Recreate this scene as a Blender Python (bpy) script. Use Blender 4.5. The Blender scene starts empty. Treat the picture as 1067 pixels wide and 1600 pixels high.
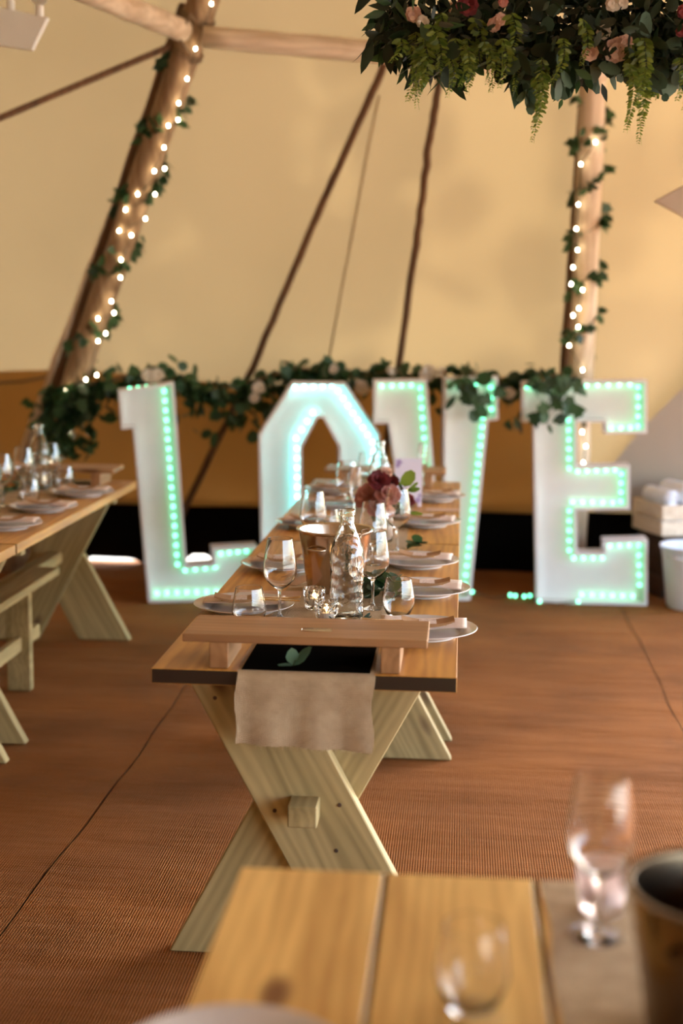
import bpy, bmesh, math, random
from mathutils import Vector, Matrix
random.seed(7)
R = math.radians
SC = bpy.context.scene
COL = SC.collection

# ------------------------------------------------------------------ camera
F = 2222.0                                   # focal length in pixels of the 1067x1600 frame (50 mm)
PITCH, YAW, ROLL, EYE = 8.2, 4.76, 0.6, 1.6
CAM_M = Matrix.Rotation(R(YAW), 3, 'Z') @ Matrix.Rotation(R(90 - PITCH), 3, 'X') @ Matrix.Rotation(R(ROLL), 3, 'Z')
CAM_P = Vector((0, 0, EYE))
cam = bpy.data.cameras.new('camera')
cam.sensor_fit = 'VERTICAL'; cam.sensor_height = 36.0; cam.sensor_width = 24.0
cam.lens = 50.0
cam.clip_start = 0.05; cam.clip_end = 300
cam.dof.use_dof = True; cam.dof.focus_distance = 3.9; cam.dof.aperture_fstop = 1.7
camo = bpy.data.objects.new('camera', cam); COL.objects.link(camo)
camo.matrix_world = Matrix.Translation(CAM_P) @ CAM_M.to_4x4()
SC.camera = camo

# ------------------------------------------------------------------ world, sun, exposure
w = bpy.data.worlds.new('sky'); SC.world = w; w.use_nodes = True
nt = w.node_tree; nt.nodes.clear()
sky = nt.nodes.new('ShaderNodeTexSky'); sky.sky_type = 'NISHITA'; sky.sun_disc = False
sky.sun_elevation = R(42); sky.sun_rotation = R(25); sky.air_density = 1.0; sky.dust_density = 3.2
bg = nt.nodes.new('ShaderNodeBackground'); bg.inputs['Strength'].default_value = 0.85
ow = nt.nodes.new('ShaderNodeOutputWorld')
nt.links.new(sky.outputs[0], bg.inputs['Color']); nt.links.new(bg.outputs[0], ow.inputs['Surface'])
sl = bpy.data.lights.new('sun', 'SUN'); sl.energy = 4.4; sl.angle = R(1.2); sl.color = (1.0, 0.9, 0.74)
so = bpy.data.objects.new('sun', sl); COL.objects.link(so)
so.rotation_euler = Vector((-0.42, -0.9, -0.85)).to_track_quat('-Z', 'Y').to_euler()
SC.view_settings.view_transform = 'Standard'; SC.view_settings.look = 'None'
SC.view_settings.gamma = 1.0; SC.view_settings.use_curve_mapping = False
SC.view_settings.exposure = 1.75

# ------------------------------------------------------------------ pixel helpers
def ray(px, py):
    return CAM_M @ Vector(((px - 533.5) / F, -(py - 800.0) / F, -1.0))
def at_z(px, py, z):
    d = ray(px, py); return CAM_P + d * ((z - EYE) / d.z)
def at_y(px, py, y):
    d = ray(px, py); return CAM_P + d * (y / d.y)
def at_plane(px, py, p0, n):
    d = ray(px, py); return CAM_P + d * ((p0 - CAM_P).dot(n) / d.dot(n))

# ------------------------------------------------------------------ materials
MATS = {}
def mat(name):
    m = bpy.data.materials.new(name); m.use_nodes = True
    MATS[name] = m
    return m, m.node_tree.nodes, m.node_tree.links, m.node_tree.nodes['Principled BSDF']
def N(nodes, t, **kw):
    n = nodes.new(t)
    for k, v in kw.items():
        if k in n.inputs.keys() if hasattr(n.inputs, 'keys') else False:
            n.inputs[k].default_value = v
        else:
            setattr(n, k, v)
    return n
def ramp(nodes, stops):
    r = nodes.new('ShaderNodeValToRGB'); e = r.color_ramp.elements
    while len(e) < len(stops): e.new(0.5)
    for k, (p, c) in enumerate(stops):
        e[k].position = p; e[k].color = (*c, 1) if len(c) == 3 else c
    return r
def coords(nodes, links, scale, rand=True, kind='Object'):
    tc = nodes.new('ShaderNodeTexCoord'); mp = nodes.new('ShaderNodeMapping')
    mp.inputs['Scale'].default_value = scale
    links.new(tc.outputs[kind], mp.inputs['Vector'])
    if rand:
        oi = nodes.new('ShaderNodeObjectInfo'); mu = nodes.new('ShaderNodeMath'); mu.operation = 'MULTIPLY'
        mu.inputs[1].default_value = 37.0
        links.new(oi.outputs['Random'], mu.inputs[0])
        cb = nodes.new('ShaderNodeCombineXYZ')
        for i in range(3): links.new(mu.outputs[0], cb.inputs[i])
        links.new(cb.outputs[0], mp.inputs['Location'])
    return mp
def plain(name, col, rough=0.6, metal=0.0, var=0.12, nscale=8.0, bump=0.0, bscale=60.0, **extra):
    m, nd, lk, b = mat(name)
    mp = coords(nd, lk, (nscale,) * 3)
    no = nd.new('ShaderNodeTexNoise'); no.inputs['Scale'].default_value = 1.0; no.inputs['Detail'].default_value = 4
    lk.new(mp.outputs[0], no.inputs['Vector'])
    lo = tuple(max(0, c * (1 - var)) for c in col); hi = tuple(min(1, c * (1 + var)) for c in col)
    r = ramp(nd, [(0.3, lo), (0.7, hi)]); lk.new(no.outputs['Fac'], r.inputs['Fac'])
    lk.new(r.outputs[0], b.inputs['Base Color'])
    b.inputs['Roughness'].default_value = rough; b.inputs['Metallic'].default_value = metal
    for k, v in extra.items(): b.inputs[k.replace('_', ' ')].default_value = v
    if bump:
        n2 = nd.new('ShaderNodeTexNoise'); n2.inputs['Scale'].default_value = bscale / nscale
        lk.new(mp.outputs[0], n2.inputs['Vector'])
        bp = nd.new('ShaderNodeBump'); bp.inputs['Strength'].default_value = bump; bp.inputs['Distance'].default_value = 0.01
        lk.new(n2.outputs['Fac'], bp.inputs['Height']); lk.new(bp.outputs[0], b.inputs['Normal'])
    return m
def wood(name, dark, light, rough=0.5, knot=(0.1, 0.05, 0.02), g=1.0, coat=0.0, end=None, axis='Y'):
    m, nd, lk, b = mat(name)
    mp = coords(nd, lk, tuple((0.9 if a == axis else 9) * g for a in 'XYZ'))
    no = nd.new('ShaderNodeTexNoise'); no.inputs['Scale'].default_value = 1.6; no.inputs['Detail'].default_value = 5
    no.inputs['Distortion'].default_value = 0.7
    lk.new(mp.outputs[0], no.inputs['Vector'])
    wv = nd.new('ShaderNodeTexWave'); wv.wave_type = 'BANDS'; wv.bands_direction = 'X' if axis != 'X' else 'Z'
    wv.inputs['Scale'].default_value = 1.3; wv.inputs['Distortion'].default_value = 14; wv.inputs['Detail'].default_value = 3
    wv.inputs['Detail Scale'].default_value = 0.7
    lk.new(mp.outputs[0], wv.inputs['Vector'])
    mx = nd.new('ShaderNodeMath'); mx.operation = 'MULTIPLY_ADD'; mx.inputs[1].default_value = 0.16
    lk.new(wv.outputs['Fac'], mx.inputs[0]); lk.new(no.outputs['Fac'], mx.inputs[2])
    r = ramp(nd, [(0.33, dark), (0.55, tuple((a + c) / 2 for a, c in zip(dark, light))), (0.78, light)])
    lk.new(mx.outputs[0], r.inputs['Fac'])
    m2 = coords(nd, lk, (4.5, 1.9, 4.5))
    vo = nd.new('ShaderNodeTexVoronoi'); vo.inputs['Scale'].default_value = 1.0
    lk.new(m2.outputs[0], vo.inputs['Vector'])
    kr = ramp(nd, [(0.05, (1, 1, 1)), (0.12, (0, 0, 0))]); lk.new(vo.outputs['Distance'], kr.inputs['Fac'])
    mc = nd.new('ShaderNodeMixRGB'); mc.inputs['Color2'].default_value = (*knot, 1)
    lk.new(kr.outputs[0], mc.inputs['Fac']); lk.new(r.outputs[0], mc.inputs['Color1'])
    if end:      # end grain soaks up the stain
        tcn = nd.new('ShaderNodeTexCoord'); sx = nd.new('ShaderNodeSeparateXYZ'); lk.new(tcn.outputs['Normal'], sx.inputs[0])
        ab = nd.new('ShaderNodeMath'); ab.operation = 'ABSOLUTE'; lk.new(sx.outputs['Y'], ab.inputs[0])
        gt = nd.new('ShaderNodeMath'); gt.operation = 'GREATER_THAN'; gt.inputs[1].default_value = 0.85; lk.new(ab.outputs[0], gt.inputs[0])
        me_ = nd.new('ShaderNodeMixRGB'); me_.inputs['Color2'].default_value = (*end, 1)
        lk.new(gt.outputs[0], me_.inputs['Fac']); lk.new(mc.outputs[0], me_.inputs['Color1']); mc = me_
    lk.new(mc.outputs[0], b.inputs['Base Color'])
    b.inputs['Roughness'].default_value = rough; b.inputs['Coat Weight'].default_value = coat; b.inputs['Coat Roughness'].default_value = 0.25
    bp = nd.new('ShaderNodeBump'); bp.inputs['Strength'].default_value = 0.18; bp.inputs['Distance'].default_value = 0.004
    lk.new(mx.outputs[0], bp.inputs['Height']); lk.new(bp.outputs[0], b.inputs['Normal'])
    return m
def weave(name, c0, c1, period, rough=0.95, bump=0.6, blotch=0.25, bl_scale=1.6, sheen=0.0):
    """crossed-thread cloth: two wave textures in object space"""
    m, nd, lk, b = mat(name)
    mp0 = coords(nd, lk, (1, 1, 1), rand=False)
    sp_ = nd.new('ShaderNodeSeparateXYZ'); lk.new(mp0.outputs[0], sp_.inputs[0])
    yz = nd.new('ShaderNodeMath'); yz.operation = 'ADD'; lk.new(sp_.outputs['Y'], yz.inputs[0]); lk.new(sp_.outputs['Z'], yz.inputs[1])
    mp = nd.new('ShaderNodeCombineXYZ'); lk.new(sp_.outputs['X'], mp.inputs[0]); lk.new(yz.outputs[0], mp.inputs[1])
    outs = []
    for d in 'XY':
        wv = nd.new('ShaderNodeTexWave'); wv.wave_type = 'BANDS'; wv.bands_direction = d
        wv.inputs['Scale'].default_value = 0.314 / period; wv.inputs['Distortion'].default_value = 1.2
        wv.inputs['Detail'].default_value = 1.0; wv.inputs['Detail Scale'].default_value = 2.0
        lk.new(mp.outputs[0], wv.inputs['Vector']); outs.append(wv.outputs['Fac'])
    mu = nd.new('ShaderNodeMath'); mu.operation = 'MULTIPLY'; lk.new(outs[0], mu.inputs[0]); lk.new(outs[1], mu.inputs[1])
    no = nd.new('ShaderNodeTexNoise'); no.inputs['Scale'].default_value = bl_scale; no.inputs['Detail'].default_value = 6
    lk.new(mp.outputs[0], no.inputs['Vector'])
    ad = nd.new('ShaderNodeMath'); ad.operation = 'MULTIPLY_ADD'; ad.inputs[1].default_value = 0.55
    sb = nd.new('ShaderNodeMath'); sb.operation = 'MULTIPLY'; sb.inputs[1].default_value = blotch * 2.2
    lk.new(no.outputs['Fac'], sb.inputs[0]); lk.new(mu.outputs[0], ad.inputs[0]); lk.new(sb.outputs[0], ad.inputs[2])
    r = ramp(nd, [(0.1, c0), (0.85, c1)]); lk.new(ad.outputs[0], r.inputs['Fac'])
    lk.new(r.outputs[0], b.inputs['Base Color'])
    b.inputs['Roughness'].default_value = rough; b.inputs['Specular IOR Level'].default_value = 0.15
    b.inputs['Sheen Weight'].default_value = sheen; b.inputs['Sheen Roughness'].default_value = 0.4; b.inputs['Sheen Tint'].default_value = (1.0, 0.5, 0.2, 1)
    bp = nd.new('ShaderNodeBump'); bp.inputs['Strength'].default_value = bump; bp.inputs['Distance'].default_value = period * 0.4
    n3 = nd.new('ShaderNodeTexNoise'); n3.inputs['Scale'].default_value = 2.2; n3.inputs['Detail'].default_value = 3
    m3 = coords(nd, lk, (0.6, 2.0, 1), rand=False); lk.new(m3.outputs[0], n3.inputs['Vector'])
    b2 = nd.new('ShaderNodeBump'); b2.inputs['Strength'].default_value = 0.8; b2.inputs['Distance'].default_value = 0.06
    lk.new(n3.outputs['Fac'], b2.inputs['Height'])
    lk.new(mu.outputs[0], bp.inputs['Height']); lk.new(b2.outputs[0], bp.inputs['Normal']); lk.new(bp.outputs[0], b.inputs['Normal'])
    return m
def canvas(name, col, trans, tcol):
    m, nd, lk, b = mat(name)
    nd.remove(b)
    out = nd['Material Output']
    mp = coords(nd, lk, (0.5, 0.5, 0.5), rand=False)
    no = nd.new('ShaderNodeTexNoise'); no.inputs['Scale'].default_value = 1.3; no.inputs['Detail'].default_value = 4
    lk.new(mp.outputs[0], no.inputs['Vector'])
    r = ramp(nd, [(0.3, tuple(c * 0.9 for c in col)), (0.7, col)]); lk.new(no.outputs['Fac'], r.inputs['Fac'])
    df = nd.new('ShaderNodeBsdfDiffuse'); tr = nd.new('ShaderNodeBsdfTranslucent'); mx = nd.new('ShaderNodeMixShader')
    mx.inputs['Fac'].default_value = trans
    r2 = ramp(nd, [(0.3, tuple(c * 0.88 for c in tcol)), (0.7, tcol)]); lk.new(no.outputs['Fac'], r2.inputs['Fac'])
    lk.new(r.outputs[0], df.inputs['Color']); lk.new(r2.outputs[0], tr.inputs['Color'])
    lk.new(df.outputs[0], mx.inputs[1]); lk.new(tr.outputs[0], mx.inputs[2]); lk.new(mx.outputs[0], out.inputs['Surface'])
    return m
def glass(name, col=(1, 1, 1), rough=0.0, bump=0.0, bs=60):
    m, nd, lk, b = mat(name)
    b.inputs['Base Color'].default_value = (*col, 1); b.inputs['Roughness'].default_value = rough
    b.inputs['Transmission Weight'].default_value = 1.0; b.inputs['IOR'].default_value = 1.46
    if bump:
        mp = coords(nd, lk, (bs,) * 3)
        vo = nd.new('ShaderNodeTexVoronoi'); vo.inputs['Scale'].default_value = 1.0; lk.new(mp.outputs[0], vo.inputs['Vector'])
        bp = nd.new('ShaderNodeBump'); bp.inputs['Strength'].default_value = bump; bp.inputs['Distance'].default_value = 0.006
        lk.new(vo.outputs['Distance'], bp.inputs['Height']); lk.new(bp.outputs[0], b.inputs['Normal'])
    return m
def emit(name, col, s, base=(0.8, 0.8, 0.8)):
    m, nd, lk, b = mat(name)
    b.inputs['Base Color'].default_value = (*base, 1)
    b.inputs['Emission Color'].default_value = (*col, 1); b.inputs['Emission Strength'].default_value = s
    return m
def leafmat(name, c0, c1, trans=0.35, rough=0.45):
    m, nd, lk, b = mat(name)
    out = nd['Material Output']
    oi = nd.new('ShaderNodeObjectInfo'); ge = nd.new('ShaderNodeNewGeometry')
    ad = nd.new('ShaderNodeMath'); ad.operation = 'ADD'; lk.new(oi.outputs['Random'], ad.inputs[0]); lk.new(ge.outputs['Random Per Island'], ad.inputs[1])
    fr = nd.new('ShaderNodeMath'); fr.operation = 'FRACT'; lk.new(ad.outputs[0], fr.inputs[0])
    r = ramp(nd, [(0.0, c0), (1.0, c1)]); lk.new(fr.outputs[0], r.inputs['Fac'])
    lk.new(r.outputs[0], b.inputs['Base Color']); b.inputs['Roughness'].default_value = rough
    tr = nd.new('ShaderNodeBsdfTranslucent'); lk.new(r.outputs[0], tr.inputs['Color'])
    mx = nd.new('ShaderNodeMixShader'); mx.inputs['Fac'].default_value = trans
    lk.new(b.outputs[0], mx.inputs[1]); lk.new(tr.outputs[0], mx.inputs[2]); lk.new(mx.outputs[0], out.inputs['Surface'])
    return m

M_TOP = wood('honey_tabletop', (0.36, 0.14, 0.022), (0.68, 0.34, 0.07), 0.42, (0.12, 0.045, 0.01), coat=0.06, end=(0.022, 0.010, 0.0045))
M_TOP2 = wood('pale_honey_tabletop', (0.48, 0.25, 0.06), (0.86, 0.55, 0.18), 0.45, (0.2, 0.08, 0.02), coat=0.05, end=(0.30, 0.16, 0.05))
M_LEG = wood('pale_pine', (0.25, 0.18, 0.068), (0.47, 0.345, 0.15), 0.7, (0.13, 0.07, 0.03))
M_RISER = wood('stained_board', (0.26, 0.12, 0.045), (0.42, 0.215, 0.09), 0.5, (0.15, 0.06, 0.02))
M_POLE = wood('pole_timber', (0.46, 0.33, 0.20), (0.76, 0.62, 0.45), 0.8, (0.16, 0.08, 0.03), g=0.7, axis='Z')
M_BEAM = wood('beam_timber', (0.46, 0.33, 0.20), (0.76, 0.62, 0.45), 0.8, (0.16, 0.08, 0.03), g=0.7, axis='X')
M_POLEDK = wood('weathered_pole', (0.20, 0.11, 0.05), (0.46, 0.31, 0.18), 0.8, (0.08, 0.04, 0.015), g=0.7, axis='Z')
M_THIN = wood('dark_pole', (0.07, 0.03, 0.01), (0.16, 0.075, 0.028), 0.8, axis='Z')
M_CRATE = wood('crate_pine', (0.5, 0.38, 0.26), (0.78, 0.66, 0.5), 0.7)
M_DARKWOOD = wood('dark_wood', (0.03, 0.015, 0.008), (0.09, 0.045, 0.025), 0.6)
M_GAP_FILL = plain('gap_shade_fill', (0.02, 0.011, 0.006), 1.0, Specular_IOR_Level=0.1)
M_MAT = weave('coir_matting', (0.036, 0.010, 0.0022), (0.54, 0.19, 0.041), 0.0075, bump=0.9, sheen=0.06)
M_BURLAP = weave('burlap', (0.33, 0.225, 0.125), (0.90, 0.70, 0.47), 0.0042, bump=0.7, blotch=0.14, bl_scale=30)
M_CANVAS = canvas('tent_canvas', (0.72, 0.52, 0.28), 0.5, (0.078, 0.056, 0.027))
M_DIMCANVAS = canvas('dimmed_canvas', (0.72, 0.52, 0.28), 0.5, (0.036, 0.025, 0.012))  # transmission cut on the unseen roof and walls to dim the ambient light
M_LINER = canvas('brown_liner_canvas', (0.50, 0.28, 0.10), 0.6, (0.44, 0.24, 0.08))
M_SHADE_LAYER = canvas('shaded_canvas', (0.62, 0.52, 0.41), 0.4, (0.10, 0.075, 0.05))
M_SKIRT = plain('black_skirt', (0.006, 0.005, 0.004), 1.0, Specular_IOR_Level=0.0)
M_WHITE = plain('white_paint', (0.74, 0.71, 0.68), 0.55, var=0.03)
M_PLATE = plain('white_porcelain', (0.68, 0.63, 0.60), 0.18, var=0.02)
M_NAPKIN = plain('blush_linen', (0.76, 0.60, 0.50), 0.9, var=0.07, nscale=30, bump=0.25, bscale=700)
M_KRAFT = plain('kraft_paper', (0.36, 0.19, 0.085), 0.85, var=0.1, nscale=40)
M_BLUSHCARD = plain('blush_card', (0.66, 0.44, 0.32), 0.8, var=0.04)
M_GOLD = plain('gold_metal', (0.75, 0.48, 0.18), 0.25, 1.0, var=0.04)
M_STEEL = plain('bucket_steel', (0.60, 0.49, 0.39), 0.16, 1.0, var=0.06, nscale=20)
M_DARKENED = plain('darkened_metal', (0.16, 0.11, 0.07), 0.22, 1.0, var=0.05)  # bucket metal darkened, its dark reflections put into the colour
M_GLASS = glass('clear_glass')
M_BOTTLE = glass('bottle_glass', (0.97, 0.99, 0.98), 0.0, 0.35, 42)
M_CRYSTAL = glass('cut_crystal', (1, 0.98, 0.96), 0.02, 1.0, 75)
M_ACRYL = glass('acrylic')
M_INK = plain('black_ink', (0.012, 0.01, 0.01), 0.6)
M_WAX = plain('candle_wax', (0.85, 0.76, 0.62), 0.5, var=0.03)
M_FLAME = emit('flame', (1.0, 0.62, 0.25), 5)
M_GREEN = emit('green_bulb', (0.13, 1.0, 0.50), 2.1)
M_CYAN = emit('cyan_bulb', (0.16, 0.95, 0.95), 9.0)
M_FAIRY = emit('warm_fairy_bulb', (1.0, 0.84, 0.55), 18)
M_WIRE = plain('dark_wire', (0.02, 0.025, 0.015), 0.6)
M_ROPE = plain('jute_rope', (0.20, 0.13, 0.07), 0.95, nscale=80)
M_LEAF = leafmat('garland_leaf', (0.012, 0.040, 0.014), (0.06, 0.13, 0.045), 0.3)
M_EUCA = leafmat('eucalyptus_leaf', (0.025, 0.06, 0.04), (0.09, 0.15, 0.10), 0.25, 0.75)
M_SAGE = leafmat('sage_leaf', (0.10, 0.20, 0.12), (0.20, 0.32, 0.21), 0.25)
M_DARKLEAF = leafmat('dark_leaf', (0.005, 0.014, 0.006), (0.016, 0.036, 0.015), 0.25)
M_FERN = leafmat('fern_leaf', (0.07, 0.13, 0.015), (0.22, 0.28, 0.045), 0.5)
M_STEM = plain('green_stem', (0.07, 0.09, 0.03), 0.7)
M_PINKFL = leafmat('blush_petal', (0.62, 0.36, 0.27), (0.80, 0.58, 0.46), 0.4, 0.7)
M_WHITEFL = leafmat('ivory_petal', (0.72, 0.62, 0.50), (0.85, 0.78, 0.68), 0.4, 0.7)
M_REDFL = leafmat('burgundy_petal', (0.11, 0.01, 0.014), (0.26, 0.035, 0.04), 0.3, 0.7)
M_DUSKFL = leafmat('dusky_pink_petal', (0.42, 0.13, 0.11), (0.62, 0.30, 0.24), 0.35, 0.7)
M_LILAC = plain('lilac_card', (0.72, 0.66, 0.78), 0.7, var=0.03)
M_VIOLET = plain('violet_print', (0.34, 0.24, 0.46), 0.8)
M_PANEL = plain('panel_white', (0.82, 0.83, 0.80), 0.5, var=0.02)
M_PGREY = plain('panel_grey', (0.50, 0.42, 0.34), 0.6, var=0.04)
M_GLOBE = glass('frosted_globe', (0.9, 0.95, 0.97), 0.35)
M_BLANKET = plain('white_fleece', (0.80, 0.84, 0.92), 0.95, var=0.05, nscale=20, bump=0.5, bscale=300)
M_WBUCKET = plain('white_enamel', (0.72, 0.74, 0.80), 0.35, var=0.03)
M_SOIL = plain('pale_ground', (0.46, 0.42, 0.33), 0.95, var=0.2, nscale=2)
M_PRINT, _nd, _lk, _b = mat('printed_label')
_mp = coords(_nd, _lk, (140, 260, 140)); _no = _nd.new('ShaderNodeTexNoise'); _no.inputs['Scale'].default_value = 1.0
_lk.new(_mp.outputs[0], _no.inputs['Vector']); _r = ramp(_nd, [(0.5, (0.74, 0.62, 0.56)), (0.58, (0.50, 0.36, 0.29))])
_lk.new(_no.outputs['Fac'], _r.inputs['Fac']); _lk.new(_r.outputs[0], _b.inputs['Base Color']); _b.inputs['Roughness'].default_value = 0.8

# ------------------------------------------------------------------ object helpers
def tag(o, label=None, cat=None, group=None, kind=None):
    if label: o['label'] = label
    if cat: o['category'] = cat
    if group: o['group'] = group
    if kind: o['kind'] = kind
    return o
def empty(name, loc, label=None, cat=None, group=None, kind=None, rz=0.0):
    o = bpy.data.objects.new(name, None); COL.objects.link(o)
    o.empty_display_size = 0.05; o.location = loc; o.rotation_euler = (0, 0, rz)
    return tag(o, label, cat, group, kind)
def link(name, me, parent=None, loc=(0, 0, 0), rot=None, scale=None, local=False):
    """loc is a world point unless local; parents are unrotated top-level empties or things whose frame is the world's"""
    o = bpy.data.objects.new(name, me); COL.objects.link(o)
    loc = Vector(loc)
    if parent is not None:
        o.parent = parent
        if not local:
            p = parent; off = Vector((0, 0, 0))
            while p is not None:
                off += p.location; p = p.parent
            loc = loc - off
    o.location = loc
    if rot is not None:
        if isinstance(rot, Matrix): o.rotation_euler = rot.to_euler()
        else: o.rotation_euler = rot
    if scale is not None: o.scale = scale if hasattr(scale, '__len__') else (scale,) * 3
    return o
def mesh(name, vs, fs, m, smooth=False):
    me = bpy.data.meshes.new(name); me.from_pydata([tuple(v) for v in vs], [], fs); me.update()
    if m: me.materials.append(m)
    if smooth: me.polygons.foreach_set('use_smooth', [True] * len(me.polygons))
    return me
def bm_mesh(name, bm, m, smooth=False):
    bmesh.ops.recalc_face_normals(bm, faces=bm.faces)
    me = bpy.data.meshes.new(name); bm.to_mesh(me); bm.free()
    me.materials.append(m)
    if smooth: me.polygons.foreach_set('use_smooth', [True] * len(me.polygons))
    return me
BOXES = {}
def box(sx, sy, sz, m, bev=0.004):
    k = (round(sx, 4), round(sy, 4), round(sz, 4), m.name, bev)
    if k not in BOXES:
        bm = bmesh.new(); bmesh.ops.create_cube(bm, size=1.0)
        bmesh.ops.scale(bm, vec=(sx, sy, sz), verts=bm.verts)
        if bev: bmesh.ops.bevel(bm, geom=list(bm.edges), offset=min(bev, min(sx, sy, sz) * 0.3), segments=1, affect='EDGES')
        BOXES[k] = bm_mesh('box', bm, m)
    return BOXES[k]
def lathe(name, prof, m, seg=40, smooth=True):
    if smooth:      # support rings beside sharp corners keep the shading normals true
        q = [prof[0]]
        for i in range(1, len(prof) - 1):
            a, b, c = (Vector(prof[i - 1]), Vector(prof[i]), Vector(prof[i + 1]))
            e1, e2 = b - a, c - b
            if e1.length > 1e-7 and e2.length > 1e-7 and e1.angle(e2) > R(32):
                if e1.length > 0.0024: q.append(tuple(b - e1.normalized() * 0.0008))
                q.append(tuple(b))
                if e2.length > 0.0024: q.append(tuple(b + e2.normalized() * 0.0008))
            else: q.append(tuple(b))
        prof = q + [prof[-1]]
    vs, fs, rings = [], [], []
    for r, z in prof:
        if r < 1e-6:
            rings.append([len(vs)]); vs.append((0, 0, z))
        else:
            rings.append(list(range(len(vs), len(vs) + seg)))
            vs += [(r * math.cos(2 * math.pi * k / seg), r * math.sin(2 * math.pi * k / seg), z) for k in range(seg)]
    for a, b in zip(rings, rings[1:]):
        for k in range(seg):
            k2 = (k + 1) % seg
            if len(a) == 1 and len(b) == 1: continue
            if len(a) == 1: fs.append((a[0], b[k], b[k2]))
            elif len(b) == 1: fs.append((a[k], b[0], a[k2]))
            else: fs.append((a[k], b[k], b[k2], a[k2]))
    bm = bmesh.new(); me = mesh(name, vs, fs, None); bm.from_mesh(me)
    return bm_mesh(name, bm, m, smooth)
def tube(name, pts, rad, m, seg=10):
    pts = [Vector(p) for p in pts]; n = len(pts)
    if not hasattr(rad, '__len__'): rad = [rad] * n
    vs, fs = [], []
    for i, p in enumerate(pts):
        t = (pts[min(i + 1, n - 1)] - pts[max(i - 1, 0)]).normalized()
        u = t.cross(Vector((0.31, 0.87, 0.11))).normalized(); v = t.cross(u)
        for k in range(seg):
            a = 2 * math.pi * k / seg
            vs.append(p + (u * math.cos(a) + v * math.sin(a)) * rad[i])
    for i in range(n - 1):
        for k in range(seg):
            k2 = (k + 1) % seg
            fs.append((i * seg + k, i * seg + k2, (i + 1) * seg + k2, (i + 1) * seg + k))
    fs.append(tuple(range(seg))[::-1]); fs.append(tuple(range((n - 1) * seg, n * seg)))
    return mesh(name, vs, fs, m, True)
def prism(name, poly, m, d0, d1, bev=0.0):
    """poly of (x,z) extruded along y from d0 to d1"""
    bm = bmesh.new()
    a = [bm.verts.new((x, d0, z)) for x, z in poly]
    f = bm.faces.new(a)
    r = bmesh.ops.extrude_face_region(bm, geom=[f])
    bmesh.ops.translate(bm, vec=(0, d1 - d0, 0), verts=[v for v in r['geom'] if isinstance(v, bmesh.types.BMVert)])
    if bev: bmesh.ops.bevel(bm, geom=list(bm.edges), offset=bev, segments=1, affect='EDGES')
    return bm_mesh(name, bm, m)

def leaf_mesh(kind, m):
    out = {'oval': [(0, 0), (0.16, 0.3), (0.2, 0.55), (0.12, 0.85), (0, 1)],
           'round': [(0, 0), (0.30, 0.2), (0.44, 0.5), (0.32, 0.85), (0, 1)],
           'point': [(0, 0), (0.13, 0.25), (0.17, 0.45), (0.09, 0.78), (0, 1)],
           'ivy': [(0, 0), (0.42, 0.08), (0.28, 0.38), (0.40, 0.52), (0.15, 0.74), (0, 1)]}[kind]
    n = len(out); vs = []; fs = []
    for x, y in out: vs.append((0, y, -0.10 * math.sin(y * 2.6) * y))
    for s in (-1, 1):
        b = len(vs)
        for x, y in out: vs.append((s * x, y, 0.16 * x - 0.10 * math.sin(y * 2.6) * y))
        for i in range(n - 1):
            q = [i, i + 1, b + i + 1, b + i]
            if i == 0: q = [0, 1, b + 1]
            elif i == n - 2: q = [i, i + 1, b + i]
            fs.append(tuple(q if s > 0 else q[::-1]))
    me = mesh('leaf_' + kind, vs, fs, m, True)
    return me
LV = {}
def leaf(kind, m):
    k = (kind, m.name)
    if k not in LV: LV[k] = leaf_mesh(kind, m)
    return LV[k]
def rrot(down=0.5):
    """random leaf orientation; y axis of the leaf tends to hang down"""
    d = Vector((random.gauss(0, 1), random.gauss(0, 0.8), random.gauss(-down * 1.5, 0.7))).normalized()
    q = d.to_track_quat('Y', 'Z')
    return (q.to_matrix() @ Matrix.Rotation(random.uniform(0, 6.28), 3, 'Y'))
def leaf_mass(name, items, m):
    """items: (mesh, loc, rot3, scale); joins leaves into one mesh"""
    vs, fs = [], []
    for me, loc, rt, s in items:
        b = len(vs)
        vs += [rt @ (v.co * s) + Vector(loc) for v in me.vertices]
        fs += [tuple(b + i for i in p.vertices) for p in me.polygons]
    return mesh(name, vs, fs, m, True)

# ------------------------------------------------------------------ setting: ground, matting floor
fl = tag(empty('floor', (0, 0, 0)), 'orange brown coir matting laid in long strips', 'floor', None, 'structure')
gm = mesh('base', [(-40, -30, -0.06), (40, -30, -0.06), (40, 60, -0.06), (-40, 60, -0.06)], [(0, 1, 2, 3)], M_SOIL)
tag(link('ground', gm), 'pale dry ground outside the tent', 'ground', None, 'structure')
SEAM_L = at_z(150, 1262, 0).x; SEAM_R = at_z(1005, 1018, 0).x
W = (SEAM_R - SEAM_L)
edges = [SEAM_L - 2 * W, SEAM_L - W, SEAM_L, SEAM_R, SEAM_R + W, SEAM_R + 2 * W]
for i in range(5):
    x0, x1 = edges[i] + 0.0022, edges[i + 1] - 0.0022
    vs, fs = [], []; ny = 90; nx = 24
    for j in range(ny + 1):
        y = -3.0 + 11.75 * j / ny
        for k in range(nx + 1):
            x = x0 + (x1 - x0) * k / nx
            e = 0.0
            ie = i + (1 if k == nx else 0)
            if k in (0, nx): x += 0.010 * math.sin(y * 2.1 + ie * 2) + 0.004 * math.sin(y * 9 + ie)
            z = -0.004
            if k not in (0, nx):
                z += 0.003 * math.sin(y * 5 + 2.2 * math.sin(x * 2.1 + i)) * math.sin(x * 3.7) 
            vs.append((x, y, z))
    for j in range(ny):
        for k in range(nx):
            a = j * (nx + 1) + k; fs.append((a, a + 1, a + nx + 2, a + nx + 1))
    link('mat_strip', mesh('mat_strip', vs, fs, M_MAT, True), fl)
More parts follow.
